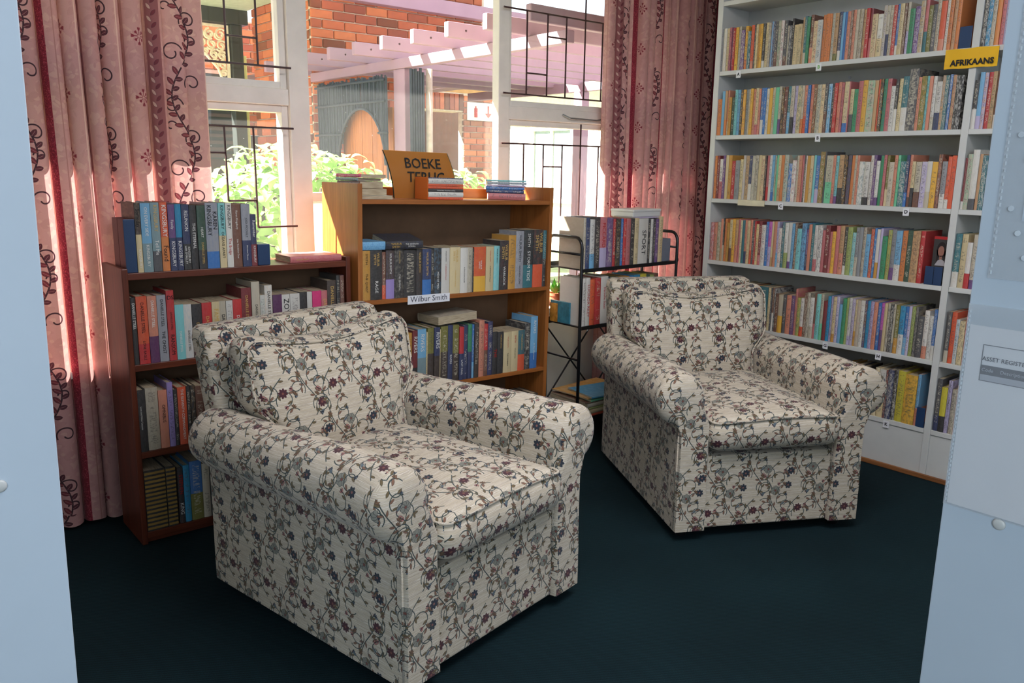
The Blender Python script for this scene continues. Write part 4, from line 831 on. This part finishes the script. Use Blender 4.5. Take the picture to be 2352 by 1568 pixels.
k0 = [(-2, 'h', 'W', 0, .262, []), (17, 'B', 'b', 0, .262, []), (47, 'W', 's', .3, .25, []), (81, 'k', 'n', 0, .262, []), (119, 'p', 'l', .4, .258, [('PICCARD', .4, .9, 'r')]), (171, 'v', 'W', 0, .257, []), (216, 'r', F, 0, .25, []), (238, 'k', 'y', 0, .25, []), (275, 'b', F, 0, .25, []), (294, 'r', F, 0, .248, []), (318, 'p', F, 0, .248, []), (353, 'k', F, 0, .248, []), (384, 'c', F, 0, .248, []), (416, 'W', F, 0, .246, [('SPORT', .2, .75, 'k')]), (491, 'k', F, 0, .24, []), (514, 'W', F, 0, .24, []), (534, 'k', 'v', 0, .24, []), (556, 'v', F, 0, .238, []), (585, 'c', 'O', 0, .25, [])]
shelf_books(RACK, .893, k0, 620, 'books on the top tier of the black rack', 'from the bookcase end, top tier of black rack', .19)
o = MB().box((.626, .02, .8936), (.70, .15, 1.02)).build('bookend', plain('grey_enamel', (110, 116, 128), .4), None, RACK, bevel=.003); tag(o, 'grey metal bookend closing the top tier of the black rack', 'bookend')
b_ = tag(empty('storage_box', RACK @ Matrix.Translation((.40, .04, 1.143)) @ Matrix.Rotation(R(2), 4, 'Z')), 'shallow white plastic box lying on the rack books', 'box')
MB().box((0, 0, 0), (.235, .16, .034)).build('tray', M_WHITE, b_, bevel=.006, segs=3); MB().box((-.003, -.003, .026), (.238, .163, .042)).build('lid', M_WHITE, b_, bevel=.006, segs=3)
lying(RACK, .40, .02, 1.1405, .0025, .215, .14, atts('l', None, 0, 0, 0), 'thin lilac booklet under the white plastic box on the rack')
k1 = [(3, 'W', F, 0, .25, []), (30, 'W', 'h', 0, .25, [('LUCINDA RILEY', .15, .9, 'r')]), (62, 'O', 'm', 0, .24, []), (97, 'r', 'O', 0, .245, []), (138, 'W', F, 0, .252, [('Danielle Steel', .2, .9, 'r')]), (193, 'b', F, 0, .235, []), (229, 'd', F, 0, .24, []), (270, 'p', F, 0, .232, []), (301, 'm', F, 0, .24, []), (355, 'b', F, 0, .235, []), (394, 'T', F, 0, .24, []), (446, 'Y', F, 0, .24, []), (495, 'd', F, 0, .235, []), (525, 'q', F, 0, .23, []), (560, 'n', F, 0, .235, [])]
shelf_books(RACK, .595, k1, 600, 'books on the second tier of the black rack', 'from the bookcase end, second tier of black rack', .19)
pk = tag(empty('gift_packet', RACK @ Matrix.Translation((-.008, .09, .5956))), 'small shiny teal and gold packet at the end of the rack', 'packet')
teal = plain('shiny_teal_wrap', (56, 122, 140), .18, .15, 30, .4); MB().box((0, 0, 0), (.010, .15, .115)).build('wrapped_block', teal, pk, bevel=.003); MB().box((-.001, .09, 0), (.0, .15, .10)).build('gold_label', plain('gold_foil', (190, 140, 60), .25, .2, 40, metal=.4), pk)
mg = 'flat magazines on the low tier of the rack'
z = .1206
for k, (c, a, L, d, t, u, v, r_) in enumerate([('O', 'r', .40, .27, .014, .02, -.05, 0), ('c', 'h', .42, .28, .022, .0, -.055, 1), ('q', 'c', .40, .27, .010, .02, -.05, -2), ('h', 'W', .41, .28, .020, .01, -.05, 2), ('n', 'c', .40, .27, .008, .0, -.045, 0), ('e', 'd', .38, .27, .010, .03, -.055, -3), ('m', 'c', .37, .26, .006, .02, -.04, 4), ('T', 's', .34, .22, .008, .03, -.06, -8)]):
    lying(RACK, u, v, z, t, L, d, atts(c, a, 0, .4, 0), f"{NAMES[c]} large flat book, {'bottom' if k == 0 else 'topmost' if k == 7 else ORD[k] + ' from the bottom'} of the stack low in the rack", mg, (), r_); z += t + .0012
for k, u in enumerate((.30, .48)):
    r_ = tag(empty('striped_volume', RACK @ Matrix.Translation((u, -.04, .0006))), ('first' if k == 0 else 'second') + ' black and gold striped volume under the rack, behind the armchair arm', 'book', 'striped volumes under the rack')
    cv, pg = MB(), MB(); book_geo(cv, pg, .16, .098, .16, atts('k', None, 0, 0, 0), True); cv.build('cover', M_BOOK, r_); pg.build('page_block', M_PAGE, r_)
    for q in range(13): MB().box((.004 + q * .012, -.0042, .002), (.009 + q * .012, -.0015, .096)).build('gold_stripe', plain('dull_gold_cloth', (150, 118, 58), .6, .1), r_)
# pot plant on the sill, seen through the gap beside the orange-brown bookcase
pp = tag(empty('potted_plant', (3.17, 3.395, .621)), 'small green plant in a terracotta pot on the window sill', 'plant')
m = MB(); m.loft([[(r_ * math.cos(a), r_ * math.sin(a), z) for a in (2 * math.pi * k / 16 for k in range(16))] for r_, z in ((.028, 0), (.038, .06), (.042, .06), (.042, .075), (.036, .075), (.034, .062))], caps=True); m.build('pot', plain('terracotta', (176, 92, 62), .7), pp, smooth=True, auto=40)
leafg = plain('leaf_green', (96, 156, 62), .5, .15, 8.0)
for k in range(16):
    a = k * 2.4; l = .045 + .03 * rnd.random(); e = .5 + .6 * rnd.random(); p0 = Vector((.01 * math.cos(a), .01 * math.sin(a), .07)); d = Vector((math.cos(a) * math.cos(e), math.sin(a) * math.cos(e) * .5, math.sin(e) * 1.3)); q = Vector((-math.sin(a), math.cos(a), 0)) * .016
    MB().add([p0, p0 + d * l * .6 + q, p0 + d * l * 1.2, p0 + d * l * .6 - q], [(0, 1, 2), (0, 2, 3)]).build('leaf', leafg, pp)

# ------------------------------------------------------------------ white units on either side of the photographer's view
K_ = 1.3333
lu = tag(empty('shelving_unit', Matrix.Translation((-.022, 1.2, 0)) @ Matrix.Rotation(.018, 4, 'Y')), 'pale end panel of a shelving unit at the near edge, beside the curtain', 'shelving unit')
MB().box((-.50, 0, 0), (.205, .018, 2.4)).build('end_panel', M_PANEL, lu, bevel=.0015)
MB().box((.12, .018, 0), (.136, .9, 2.4)).build('back_panel', M_PANEL, lu)
for z in (.08, .48, .88, 1.28, 1.68, 2.08): MB().box((-.30, .018, z), (.12, .9, z + .018)).build('shelf', M_PANEL, lu)
m = MB(); m.loft([[(r_ * math.cos(a), -y, r_ * math.sin(a)) for a in (2 * math.pi * k / 20 for k in range(20))] for r_, y in ((.0088, 0), (.0084, .0018), (.006, .003), (.0015, .0034))], caps=True)
o = m.build('screw_cap', M_WHITE, lu, Matrix.Translation((.101 * K_, 0, 1.4 + (1.088 - 1.4) * K_)), smooth=True)
X1 = .9 * 1.36; E1 = .335 * 1.36; zz = lambda z: 1.4 + (z - 1.4) * 1.36
ru = tag(empty('shelving_unit', (X1, 0, 0)), 'pale end panel of a shelving unit carrying plastic sleeves, by the white bookcase', 'shelving unit')
MB().box((0, -.30, 0), (.018, E1, 2.4)).build('end_panel', M_PANEL, ru, bevel=.0015)
MB().box((.018, .30, 0), (.9, .316, 2.4)).build('back_panel', M_PANEL, ru)
for z in (.08, .48, .88, 1.28, 1.68, 2.08): MB().box((.018, -.1, z), (.9, .30, z + .018)).build('shelf', M_PANEL, ru)
o = m.build('screw_cap', M_WHITE, ru, frame((0, .278 * 1.36, zz(1.042)), (0, -1, 0), (1, 0, 0), (0, 0, 1)), smooth=True)
# paper sleeves on that panel; local axes: x towards the right of the sheet, z up, y into the panel
M_SLEEVE = plastic_sleeve_material()
def sleeve(y0, z1, w, h, label, pz, px, pw, page=True):
    s = tag(empty('plastic_sleeve', frame((X1 - .003, y0, z1), (0, -1, 0), (1, 0, 0), (0, 0, 1))), label, 'plastic sleeve', 'plastic sleeves on the panel')
    MB().box((0, -.0006, -h), (w, -.0002, 0)).build('clear_front', M_SLEEVE, s)
    MB().box((0, .0012, -h), (w, .0016, 0)).build('clear_back', M_SLEEVE, s)
    hz = MB()
    for k in range(44): hz.box((.0028, -.0014, -h + .006 + k * (h - .012) / 44), (.0048, -.0006, -h + .006 + (k + .55) * (h - .012) / 44))
    hz.build('perforated_edge', plain('milky_plastic', (206, 214, 220), .2), s, kind='stuff')
    return s
s1 = sleeve(E1 - .001, zz(1.268), .235, .300, 'clear plastic sleeve holding the ASSET REGISTER page, lower of two', 0, 0, 0)
pg1 = tag(empty('printed_page', frame((X1 - .0025, E1 - .006, zz(1.2465)), (0, -1, 0), (1, 0, 0), (0, 0, 1))), 'white printed page headed ASSET REGISTER inside the lower plastic sleeve', 'paper')
MB().box((0, 0, -.268), (.21, .0006, 0)).build('sheet', M_PAPER, pg1)
A0 = .0205; zt = (1.228 - 1.2465) * 1.36
ln = lambda a, b: MB().box((a[0], -.0004, a[1]), (b[0], -.0001, b[1]))
for a, b in (((A0, zt - .001), (.2, zt)), ((A0, zt - .052), (A0 + .001, zt)), ((A0, zt - .052), (.2, zt - .051))): ln(a, b).build('ruled_line', M_GREYINK, pg1)
ln((A0, zt - .0425), (.2, zt - .029)).build('header_band', M_GREYINK, pg1); ln((A0, zt - .051), (.2, zt - .0425)).build('grey_band', M_LGREY, pg1)
FR = lambda x, z, y=-.0008: frame((x, y, z), (1, 0, 0), (0, 0, 1), (0, -1, 0))
text('ASSET REGISTER', .0082, FR(A0 + .001, zt - .020), M_GREYINK, pg1, ax='LEFT'); text('Code', .0068, FR(A0 + .002, zt - .0358), M_LGREY, pg1, ax='LEFT'); text('Description', .0068, FR(A0 + .026, zt - .0358), M_LGREY, pg1, ax='LEFT')
s2 = sleeve(E1 - .020, zz(1.60), .235, zz(1.60) - zz(1.296), 'clear dusty plastic sleeve hanging above the ASSET REGISTER page', 0, 0, 0)
pg2 = tag(empty('printed_page', frame((X1 - .0025, E1 - .052, zz(1.45)), (0, -1, 0), (1, 0, 0), (0, 0, 1))), 'pale grey page edge inside the upper plastic sleeve', 'paper'); MB().box((0, 0, -.13), (.19, .0006, 0)).build('sheet', plain('pale_blue_paper', (196, 208, 220), .7), pg2)
sp = plain('adhesive_blob', (206, 214, 220), .3)
for k in range(12):
    bx, bz = .018 + .012 * ((k * 7) % 3), -.03 - k * .032
    MB().tube([(bx, -.001, bz), (bx, -.002, bz)], .0038, 10).build('glue_spot', sp, s2)

# ------------------------------------------------------------------ outside
M_MORTAR = plain('pale_mortar', (206, 190, 168), .85, .08, 20, .2)
def brick_mat(name, a, b, c):
    N = Nodes(name); rn = N.n('ObjectInfo').outputs['Random']; co = N.n('TexCoord').outputs['Object']
    no = N.n('TexNoise', None, Vector=co, Scale=24.0, Detail=4.0).outputs[0]
    base = N.ramp(rn, [(0.0, c4(a)), (0.45, c4(b)), (0.75, c4(c)), (1.0, c4(tuple(x * .66 for x in a)))])
    col = N.mix(0.35, base, N.ramp(no, [(.3, (.35, .3, .3)), (.7, (1.0, .95, .9))]), 'MULTIPLY')
    return N.surface(N.bsdf(col, .85, no, .3, .004))
M_BRICK = brick_mat('red_brick', (150, 80, 62), (196, 108, 72), (212, 128, 82)); M_BRICKD = brick_mat('brown_brick', (120, 66, 52), (140, 80, 62), (160, 92, 66))
def brick_mesh(L, H, D):
    bm = bmesh.new(); bmesh.ops.create_cube(bm, size=1.0)
    for v in bm.verts: v.co = Vector((v.co.x * L, v.co.y * D, v.co.z * H))
    bmesh.ops.bevel(bm, geom=list(bm.edges), offset=.006, segments=1, affect='EDGES'); me = bpy.data.meshes.new('brick'); bm.to_mesh(me); bm.free(); return me
BM = brick_mesh(.222, .073, .06); BMH = brick_mesh(.106, .073, .06); BMV = brick_mesh(.073, .222, .06)
BM.materials.append(M_BRICK); BMH.materials.append(M_BRICK); BMV.materials.append(M_BRICK)
def brick_wall(name, o, xdir, L, z0, z1, label_face, back=.12, off=0, soldier=None):
    """a wall running from o along xdir; its bricks are parts, each a little proud of the mortar"""
    xd = Vector(xdir); nd = Vector((xd.y, -xd.x, 0))            # outward face
    w = struct(empty(name, frame(o, xd, -nd, (0, 0, 1))))
    MB().box((0, .012, z0 if z0 > .2 else -.15), (L, back + .012, z1)).build('mortar_core', M_MORTAR, w)
    row = 0; z = z0 + .0365
    while z < z1 - .02:
        x = .005 + (.111 if row % 2 else 0) * 1.0
        if row % 2: b = bpy.data.objects.new('brick', BMH); C.objects.link(b); b.location = (.053, .02, z); b.parent = w
        x = .116 if row % 2 else 0.0
        while x + .222 <= L + .001:
            b = bpy.data.objects.new('brick', BM); C.objects.link(b); b.location = (x + .111, .02 + rnd.uniform(-.003, .003), z); b.parent = w; x += .232
        if L - x > .09: b = bpy.data.objects.new('brick', BMH); C.objects.link(b); b.location = (min(x + .053, L - .053), .02, z); b.parent = w
        z += .084; row += 1
    return w
wA = brick_wall('wall_outside', (3.60, 7.2, 0), (1, 0, 0), .93, 1.20, 2.376, 'brick')
wA2 = brick_wall('wall_outside', (3.60, 7.2, 0), (1, 0, 0), 2.0, 2.376, 3.47, 'brick')
wB = brick_wall('wall_outside', (3.60, 8.50, 0), (0, -1, 0), 1.29, 1.10, 3.30, 'brick')
wC = brick_wall('wall_outside', (7.18, 9.7, 0), (1, 0, 0), .64, 1.05, 2.42, 'brick')
wD = brick_wall('wall_outside', (3.0, 10.2, 0), (1, 0, 0), 1.9, 1.75, 3.1, 'brick')
struct(MB().box((1.6, 10.22, -.15), (3.0, 10.32, 3.1)).build('wall_outside', plain('dark_veranda_wall', (74, 62, 56), .8)))
struct(MB().box((3.0, 10.22, -.15), (5.2, 10.3, 1.745)).build('wall_outside', plain('dark_veranda_wall', (74, 62, 56), .8)))
# soldier course and dark doorway under the pergola
we = struct(empty('wall_outside', (5.75, 9.7, 0)))
MB().box((0, .02, 2.16), (1.45, .3, 2.42)).build('mortar_core', M_MORTAR, we); MB().box((0, .02, 2.42), (2.2, .3, 2.9)).build('plaster_band', plain('ochre_plaster', (196, 150, 96), .8), we)
for k in range(17):
    b = bpy.data.objects.new('brick', BMV); C.objects.link(b); b.rotation_euler = (0, 0, 0); b.location = (.05 + k * .0835, .02, 2.29); b.parent = we
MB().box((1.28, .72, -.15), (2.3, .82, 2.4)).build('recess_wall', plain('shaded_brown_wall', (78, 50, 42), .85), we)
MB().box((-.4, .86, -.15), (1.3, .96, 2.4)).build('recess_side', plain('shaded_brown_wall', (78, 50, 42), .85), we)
dr = struct(empty('door_1', (6.28, 10.5, 0)))
for k in range(4): MB().box((k * .2, 0, -.1), (k * .2 + .192, .04, 2.02)).build('plank', wood('orange_door_plank', (150, 84, 30), (200, 122, 54), .5, 'z') if k == 0 else bpy.data.materials['orange_door_plank'], dr, bevel=.006)
MB().box((-.07, -.02, -.1), (-.005, .06, 2.1)).build('door_frame', bpy.data.materials['orange_door_plank'], dr)
# fire point sign
fs_ = tag(empty('fire_point_sign', (7.48, 9.68, 2.175)), 'white sign with red extinguisher symbol and arrow on the brick pier outside', 'sign')
MB().box((-.26, -.012, -.125), (.30, 0, .125)).build('board', plain('sign_white', (232, 222, 214), .4), fs_, bevel=.004)
MB().tube([(-.11, -.013, -.08), (-.11, -.013, .045)], .026, 10).build('extinguisher_symbol', M_REDINK, fs_); MB().tube([(-.11, -.013, .045), (-.11, -.013, .075)], .011, 8).build('extinguisher_valve', M_REDINK, fs_)
MB().box((.108, -.016, -.03), (.132, -.012, .085)).add([(.06, -.016, -.02), (.18, -.016, -.02), (.12, -.016, -.085)], [(0, 2, 1)]).build('arrow', M_REDINK, fs_)

# pergola
M_PERG = plain('mauve_paint', (160, 130, 144), .6, .03, 6.0)
pg_ = tag(empty('pergola', (3.5, 3.9, -.15)), 'mauve painted timber pergola over the courtyard path', 'pergola')
def pp_(name, a, b, par=None): return MB().box((a[0] - 3.5, a[1] - 3.9, a[2] + .15), (b[0] - 3.5, b[1] - 3.9, b[2] + .15)).build(name, M_PERG, par or pg_, bevel=.006)
pp_('beam', (3.5, 3.70, 2.125), (3.56, 7.05, 2.20)); pp_('beam', (5.90, 4.2, 2.14), (5.96, 7.9, 2.23))
pp_('post', (3.51, 5.50, -.15), (3.60, 5.66, 2.125)); pp_('post', (5.88, 5.98, -.15), (5.98, 6.10, 2.14)); pass
for k in range(10):
    y = 3.83 + k * .3975 - .19
    rf = pp_('rafter', (3.16, y, 2.201), (6.25, y + .045, 2.295))
    if k < 9: MB().tube([(3.30 - 3.5, y - 3.9 - .003, 2.25 + .15), (3.30 - 3.5, y - 3.9 + .001, 2.25 + .15)], .007, 8).build('bolt_head', M_BARS, rf)
for k in range(9): pp_('ceiling_board', (3.62 + k * .27, 6.3, 2.30), (3.62 + k * .27 + .255, 9.6, 2.318))
pp_('fascia_board', (3.6, 6.95, 2.86), (9.0, 7.05, 2.99))

# black reed screen with an arched opening, and its plank gate behind
rs = tag(empty('reed_screen', (3.46, 5.68, -.15)), 'dark reed screen with an arched opening under the pergola beam', 'screen')
M_REED = plain('black_reed', (50, 58, 70), .7, .25, 30.0, .3, stretch=(20, 20, 1))
rds = MB(); y = 0.0; yc, zc, ra, rb_ = .395, 1.55, .385, .45
while y < 1.13:
    r_ = rnd.uniform(.006, .012); x = rnd.uniform(-.01, .01); top = 2.235 + rnd.uniform(-.02, .01)
    ins = 1 - ((y - yc) / ra) ** 2
    z0 = zc + rb_ * math.sqrt(ins) if ins > 0 else 0.0
    rds.tube([(x, y, z0), (x + rnd.uniform(-.004, .004), y + rnd.uniform(-.006, .006), top)], r_, 5); y += r_ * 1.25
rds.build('reeds', M_REED, rs, kind='stuff')
for z, hit in ((2.20, False), (2.04, False), (1.80, True)):
    segs_ = [(0.0, 1.16)] if not hit else [(-.04, .10), (.70, 1.18)]
    for a, b in segs_: MB().tube([(-.022, a, z), (-.024, (a + b) / 2, z + .004), (-.022, b, z)], .010, 7).build('batten', M_REED, rs, smooth=True)
MB().tube([(-.015, yc + ra * math.cos(t), zc + rb_ * math.sin(t)) for t in (math.pi * k / 18 for k in range(19))], .011, 7).build('arch_rim', M_REED, rs, smooth=True)
rp = MB()
for k in range(6): rp.tube([(.03 + .022 * k, -.30 + rnd.uniform(-.01, .01), 0), (.03 + .022 * k, -.30, 2.26 + rnd.uniform(-.02, .02))], .011, 5)
rp.build('reed_return', M_REED, rs, kind='stuff'); MB().tube([(.19, -.30, 0), (.195, -.30, 2.27)], .026, 8).build('grey_pole', plain('weathered_pole', (190, 176, 160), .8, .1, 20), rs, smooth=True)
gt = tag(empty('plank_gate', (3.525, 5.70, -.15)), 'orange wooden plank gate seen through the reed arch', 'gate')
for k in range(5): MB().box((0, k * .165, 0.1), (.03, k * .165 + .158, 2.0)).build('plank', bpy.data.materials['orange_door_plank'], gt, bevel=.005)
MB().box((.03, 0, 1.2), (.055, .82, 1.3)).build('ledge', bpy.data.materials['orange_door_plank'], gt)

# veranda at the far side with its cast bracket and louvres
vr = tag(empty('veranda', (3.0, 8.6, -.15)), 'dark veranda post and beam with a cream fretwork bracket', 'veranda')
M_DK = plain('dark_green_paint', (40, 46, 44), .5, .06, 10); M_CREAM = plain('cream_iron', (232, 224, 196), .5)
V = lambda a, b, n, mt: MB().box((a[0] - 3.0, a[1] - 8.6, a[2] + .15), (b[0] - 3.0, b[1] - 8.6, b[2] + .15)).build(n, mt, vr, bevel=.006)
V((3.41, 8.6, -.15), (3.53, 8.72, 2.789), 'post', M_DK); V((1.2, 8.56, 2.79), (3.58, 8.76, 2.93), 'beam', M_DK); V((1.2, 5.95, 2.93), (3.58, 9.4, 2.99), 'soffit', plain('pale_green_soffit', (176, 196, 170), .7)); V((3.532, 8.66, -.15), (3.585, 8.71, 2.5), 'downpipe', plain('pale_yellow_pipe', (208, 206, 132), .5))
bk = MB(); bx0 = 3.40 - 3.0
def sc(cx, cz, r0, r1, a0, a1): bk.tube([(bx0 - cx + (r0 + (r1 - r0) * k / 14) * math.cos(a0 + (a1 - a0) * k / 14), .06, 2.92 - cz + (r0 + (r1 - r0) * k / 14) * math.sin(a0 + (a1 - a0) * k / 14)) for k in range(15)], .012, 5)
bk.box((bx0 - .62, .045, 2.905), (bx0, .075, 2.93)); bk.box((bx0 - .025, .045, 2.29), (bx0, .075, 2.905))
g_ = random.Random(2)
for cx, cz, r in ((.08, .08, .055), (.19, .08, .05), (.29, .075, .05), (.39, .07, .045), (.48, .06, .04), (.56, .05, .035), (.075, .19, .05), (.07, .29, .045), (.065, .38, .04), (.06, .46, .035), (.17, .18, .05), (.27, .165, .045), (.36, .145, .035), (.15, .28, .045), (.13, .37, .035), (.24, .25, .035)): sc(cx, cz, r, r * .3, cx * 9, cx * 9 + 7.5); sc(cx + .015, cz + .015, r * .9, r * .5, cz * 9 + 2, cz * 9 + 6)
bk.tube([(bx0 - .62, .06, 2.88), (bx0 - .42, .06, 2.75), (bx0 - .25, .06, 2.64), (bx0 - .12, .06, 2.50), (bx0 - .05, .06, 2.30)], .014, 6); bk.build('fretwork_bracket', M_CREAM, vr)
lw = struct(empty('window_2', (3.1, 10.16, 1.95)))
MB().box((-.02, 0, -.5), (1.0, .03, .5)).build('backing', M_DK, lw); MB().box((-.04, -.03, .5), (1.02, .03, .54)).build('head', plain('pinkish_timber', (190, 150, 136), .6), lw)
for k in range(12): MB().box((0, -.025, -.48 + k * .08), (.98, -.005, -.44 + k * .08)).build('slat', plain('dark_slat', (70, 56, 50), .6), lw)

# ground, far white house and lawn
struct(MB().box((-6, 3.62, -.25), (22, 30, -.15)).build('ground', plain('courtyard_paving', (128, 118, 106), .9, .08, 1.5)))
lawn = struct(MB().box((7.6, 4.2, -.149), (10.4, 15.5, -.12)).build('lawn', plain('dry_grass', (128, 146, 84), .95, .2, 3.0)))
hs = tag(empty('white_house', Matrix.Translation((10.6, 19.0, -.15)) @ Matrix.Rotation(R(-90), 4, 'Z')), 'bright white house across the sunny lawn, seen past the pergola', 'house')
MB().box((0, 0, 0), (11, 4, 3.0)).build('walls', plain('white_house_paint', (228, 224, 216), .8), hs)
m = MB(); m.add([(-.4, -.5, 2.95), (11.4, -.5, 2.95), (11.4, 4.5, 2.95), (-.4, 4.5, 2.95), (-.4, 2, 4.4), (11.4, 2, 4.4)], [(0, 1, 5, 4), (2, 3, 4, 5), (0, 4, 3), (1, 2, 5), (0, 3, 2, 1)]); m.build('roof', plain('pale_roof_sheet', (200, 196, 186), .7), hs)
for k in range(5):
    f = MB(); x = .6 + k * 2.1
    for a, b in (((x, -.06, .9), (x + .08, .0, 2.3)), ((x + 1.1, -.06, .9), (x + 1.18, 0, 2.3)), ((x + .08, -.06, 2.22), (x + 1.1, 0, 2.3)), ((x + .08, -.06, .9), (x + 1.1, 0, .98)), ((x + .55, -.05, .98), (x + .61, 0, 2.22))): f.box(a, b)
    fo = f.build('window_frame', M_FRAME, hs); MB().box((x + .08, -.02, .98), (x + 1.1, -.01, 2.22)).build('pane', plain('dim_window_pane', (150, 164, 172), .15), fo)

# leafy bushes under the window
def leaf_mesh(name, L, W, cup):
    n = 5; m = bpy.data.meshes.new(name); v = []; f = []
    for k in range(n + 1):
        t = k / n; w = W * math.sin(math.pi * min(.97, max(.03, t ** .8))) ; z = cup * math.sin(t * 2.6) - .35 * L * t * t
        v += [(-w / 2, L * t, z + .12 * w), (0, L * t, z), (w / 2, L * t, z + .12 * w)]
    for k in range(n):
        a = 3 * k; f += [(a, a + 1, a + 4, a + 3), (a + 1, a + 2, a + 5, a + 4)]
    m.from_pydata(v, [], f); m.polygons.foreach_set('use_smooth', [True] * len(m.polygons)); m.update(); return m
def leaf_mat():
    N = Nodes('hydrangea_leaf'); rn = N.n('ObjectInfo').outputs['Random']; co = N.n('TexCoord').outputs['Object']; no = N.n('TexNoise', None, Vector=co, Scale=9.0, Detail=3.0).outputs[0]
    col = N.mix(N.math('MULTIPLY', no, .5), N.ramp(rn, [(0, c4((150, 184, 116))), (.5, c4((182, 210, 146))), (1, c4((208, 228, 172)))]), c4((120, 158, 84)))
    p = N.bsdf(col, .3); t = N.n('BsdfTranslucent', None, Color=N.mix(.5, col, c4((170, 210, 80)))).outputs[0]
    return N.surface(N.n('MixShader', None, i0=.35, i1=p, i2=t).outputs[0])
M_LEAF = leaf_mat(); LM = [leaf_mesh('leaf', .105, .064, .02), leaf_mesh('leaf', .085, .052, .016)]
for q in LM: q.materials.append(M_LEAF)
M_STEM = plain('green_stem', (120, 110, 66), .7)
for bi, (bx, by, rx, ry, top, ds) in enumerate(((.95, 4.30, .53, .34, 1.40, 'broad-leaved green bush outside the window nearest the curtain'), (2.03, 4.36, .54, .36, 1.47, 'broad-leaved green bush outside the middle pane, dark bookcase side'), (3.03, 4.40, .38, .34, 1.36, 'broad-leaved green bush outside the middle pane, rack side'))):
    b = tag(empty('hydrangea_bush', (bx, by, -.15)), ds, 'bush', 'bushes below the window')
    st = MB()
    for k in range(11):
        a = k * 2.4; st.tube([(.08 * math.cos(a), .06 * math.sin(a), 0), (.4 * rx * math.cos(a), .4 * ry * math.sin(a), .6), (.85 * rx * math.cos(a), .85 * ry * math.sin(a), 1.25)], [.014, .011, .006], 5)
    st.build('stems', M_STEM, b, kind='stuff')
    fol = MB()
    def leaf_pose(surface):
        while True:                                       # a point of a rounded block, near its skin
            u, v, w = rnd.uniform(-1, 1), rnd.uniform(-1, 1), rnd.uniform(-1, 1)
            q = (abs(u) ** 3 + abs(v) ** 3 + abs(w) ** 3) ** (1 / 3)
            if .05 < q < 1 and (w > -.2 or v < .3): break
        s = (rnd.uniform(.93, 1.04) if surface else rnd.uniform(.72, .98)) / q
        u, v, w = u * s, v * s, w * s
        lump = 1 + .07 * math.sin(u * 5 + bi * 2) * math.cos(v * 4) + .05 * math.sin(u * 13)
        zc = (top + .15 + .42) / 2; hz = (top + .15 - .42) / 2
        p = Vector((rx * u * lump, ry * v * lump, zc + hz * w * (lump if w > 0 else 1)))
        out = Vector((u ** 3, v ** 3, w ** 3 + .55)).normalized()
        mt = out.to_track_quat('Z', 'Y').to_matrix().to_4x4() @ Matrix.Rotation(rnd.uniform(0, 6.28), 4, 'Z') @ Matrix.Rotation(rnd.uniform(-.5, .35), 4, 'X')
        return Matrix.Translation(p) @ mt @ Matrix.Scale(rnd.uniform(.75, 1.25), 4)
    for k in range(100 if bi < 2 else 80):
        o = bpy.data.objects.new('leaf', LM[k % 2]); C.objects.link(o); Mx = leaf_pose(True)
        o.matrix_world = Mx; o.parent = b
    for k in range(1700 if bi < 2 else 1200):
        Mx = leaf_pose(k % 3 == 0); me = LM[k % 2]; fol.add([tuple(Mx @ v.co) for v in me.vertices], [tuple(p.vertices) for p in me.polygons])
    fol.build('foliage', M_LEAF, b, kind='stuff', smooth=True)

# ------------------------------------------------------------------ lettering becomes plain mesh
bpy.context.view_layer.update()
_dg = bpy.context.evaluated_depsgraph_get()
for o in [q for q in bpy.data.objects if q.type == 'FONT']:
    me = bpy.data.meshes.new_from_object(o.evaluated_get(_dg)); nm = o.name
    me.name = nm; n_ = bpy.data.objects.new('lettering', me); C.objects.link(n_); n_.parent = o.parent; n_.matrix_basis = o.matrix_basis
    bpy.data.objects.remove(o, do_unlink=True); n_.name = nm
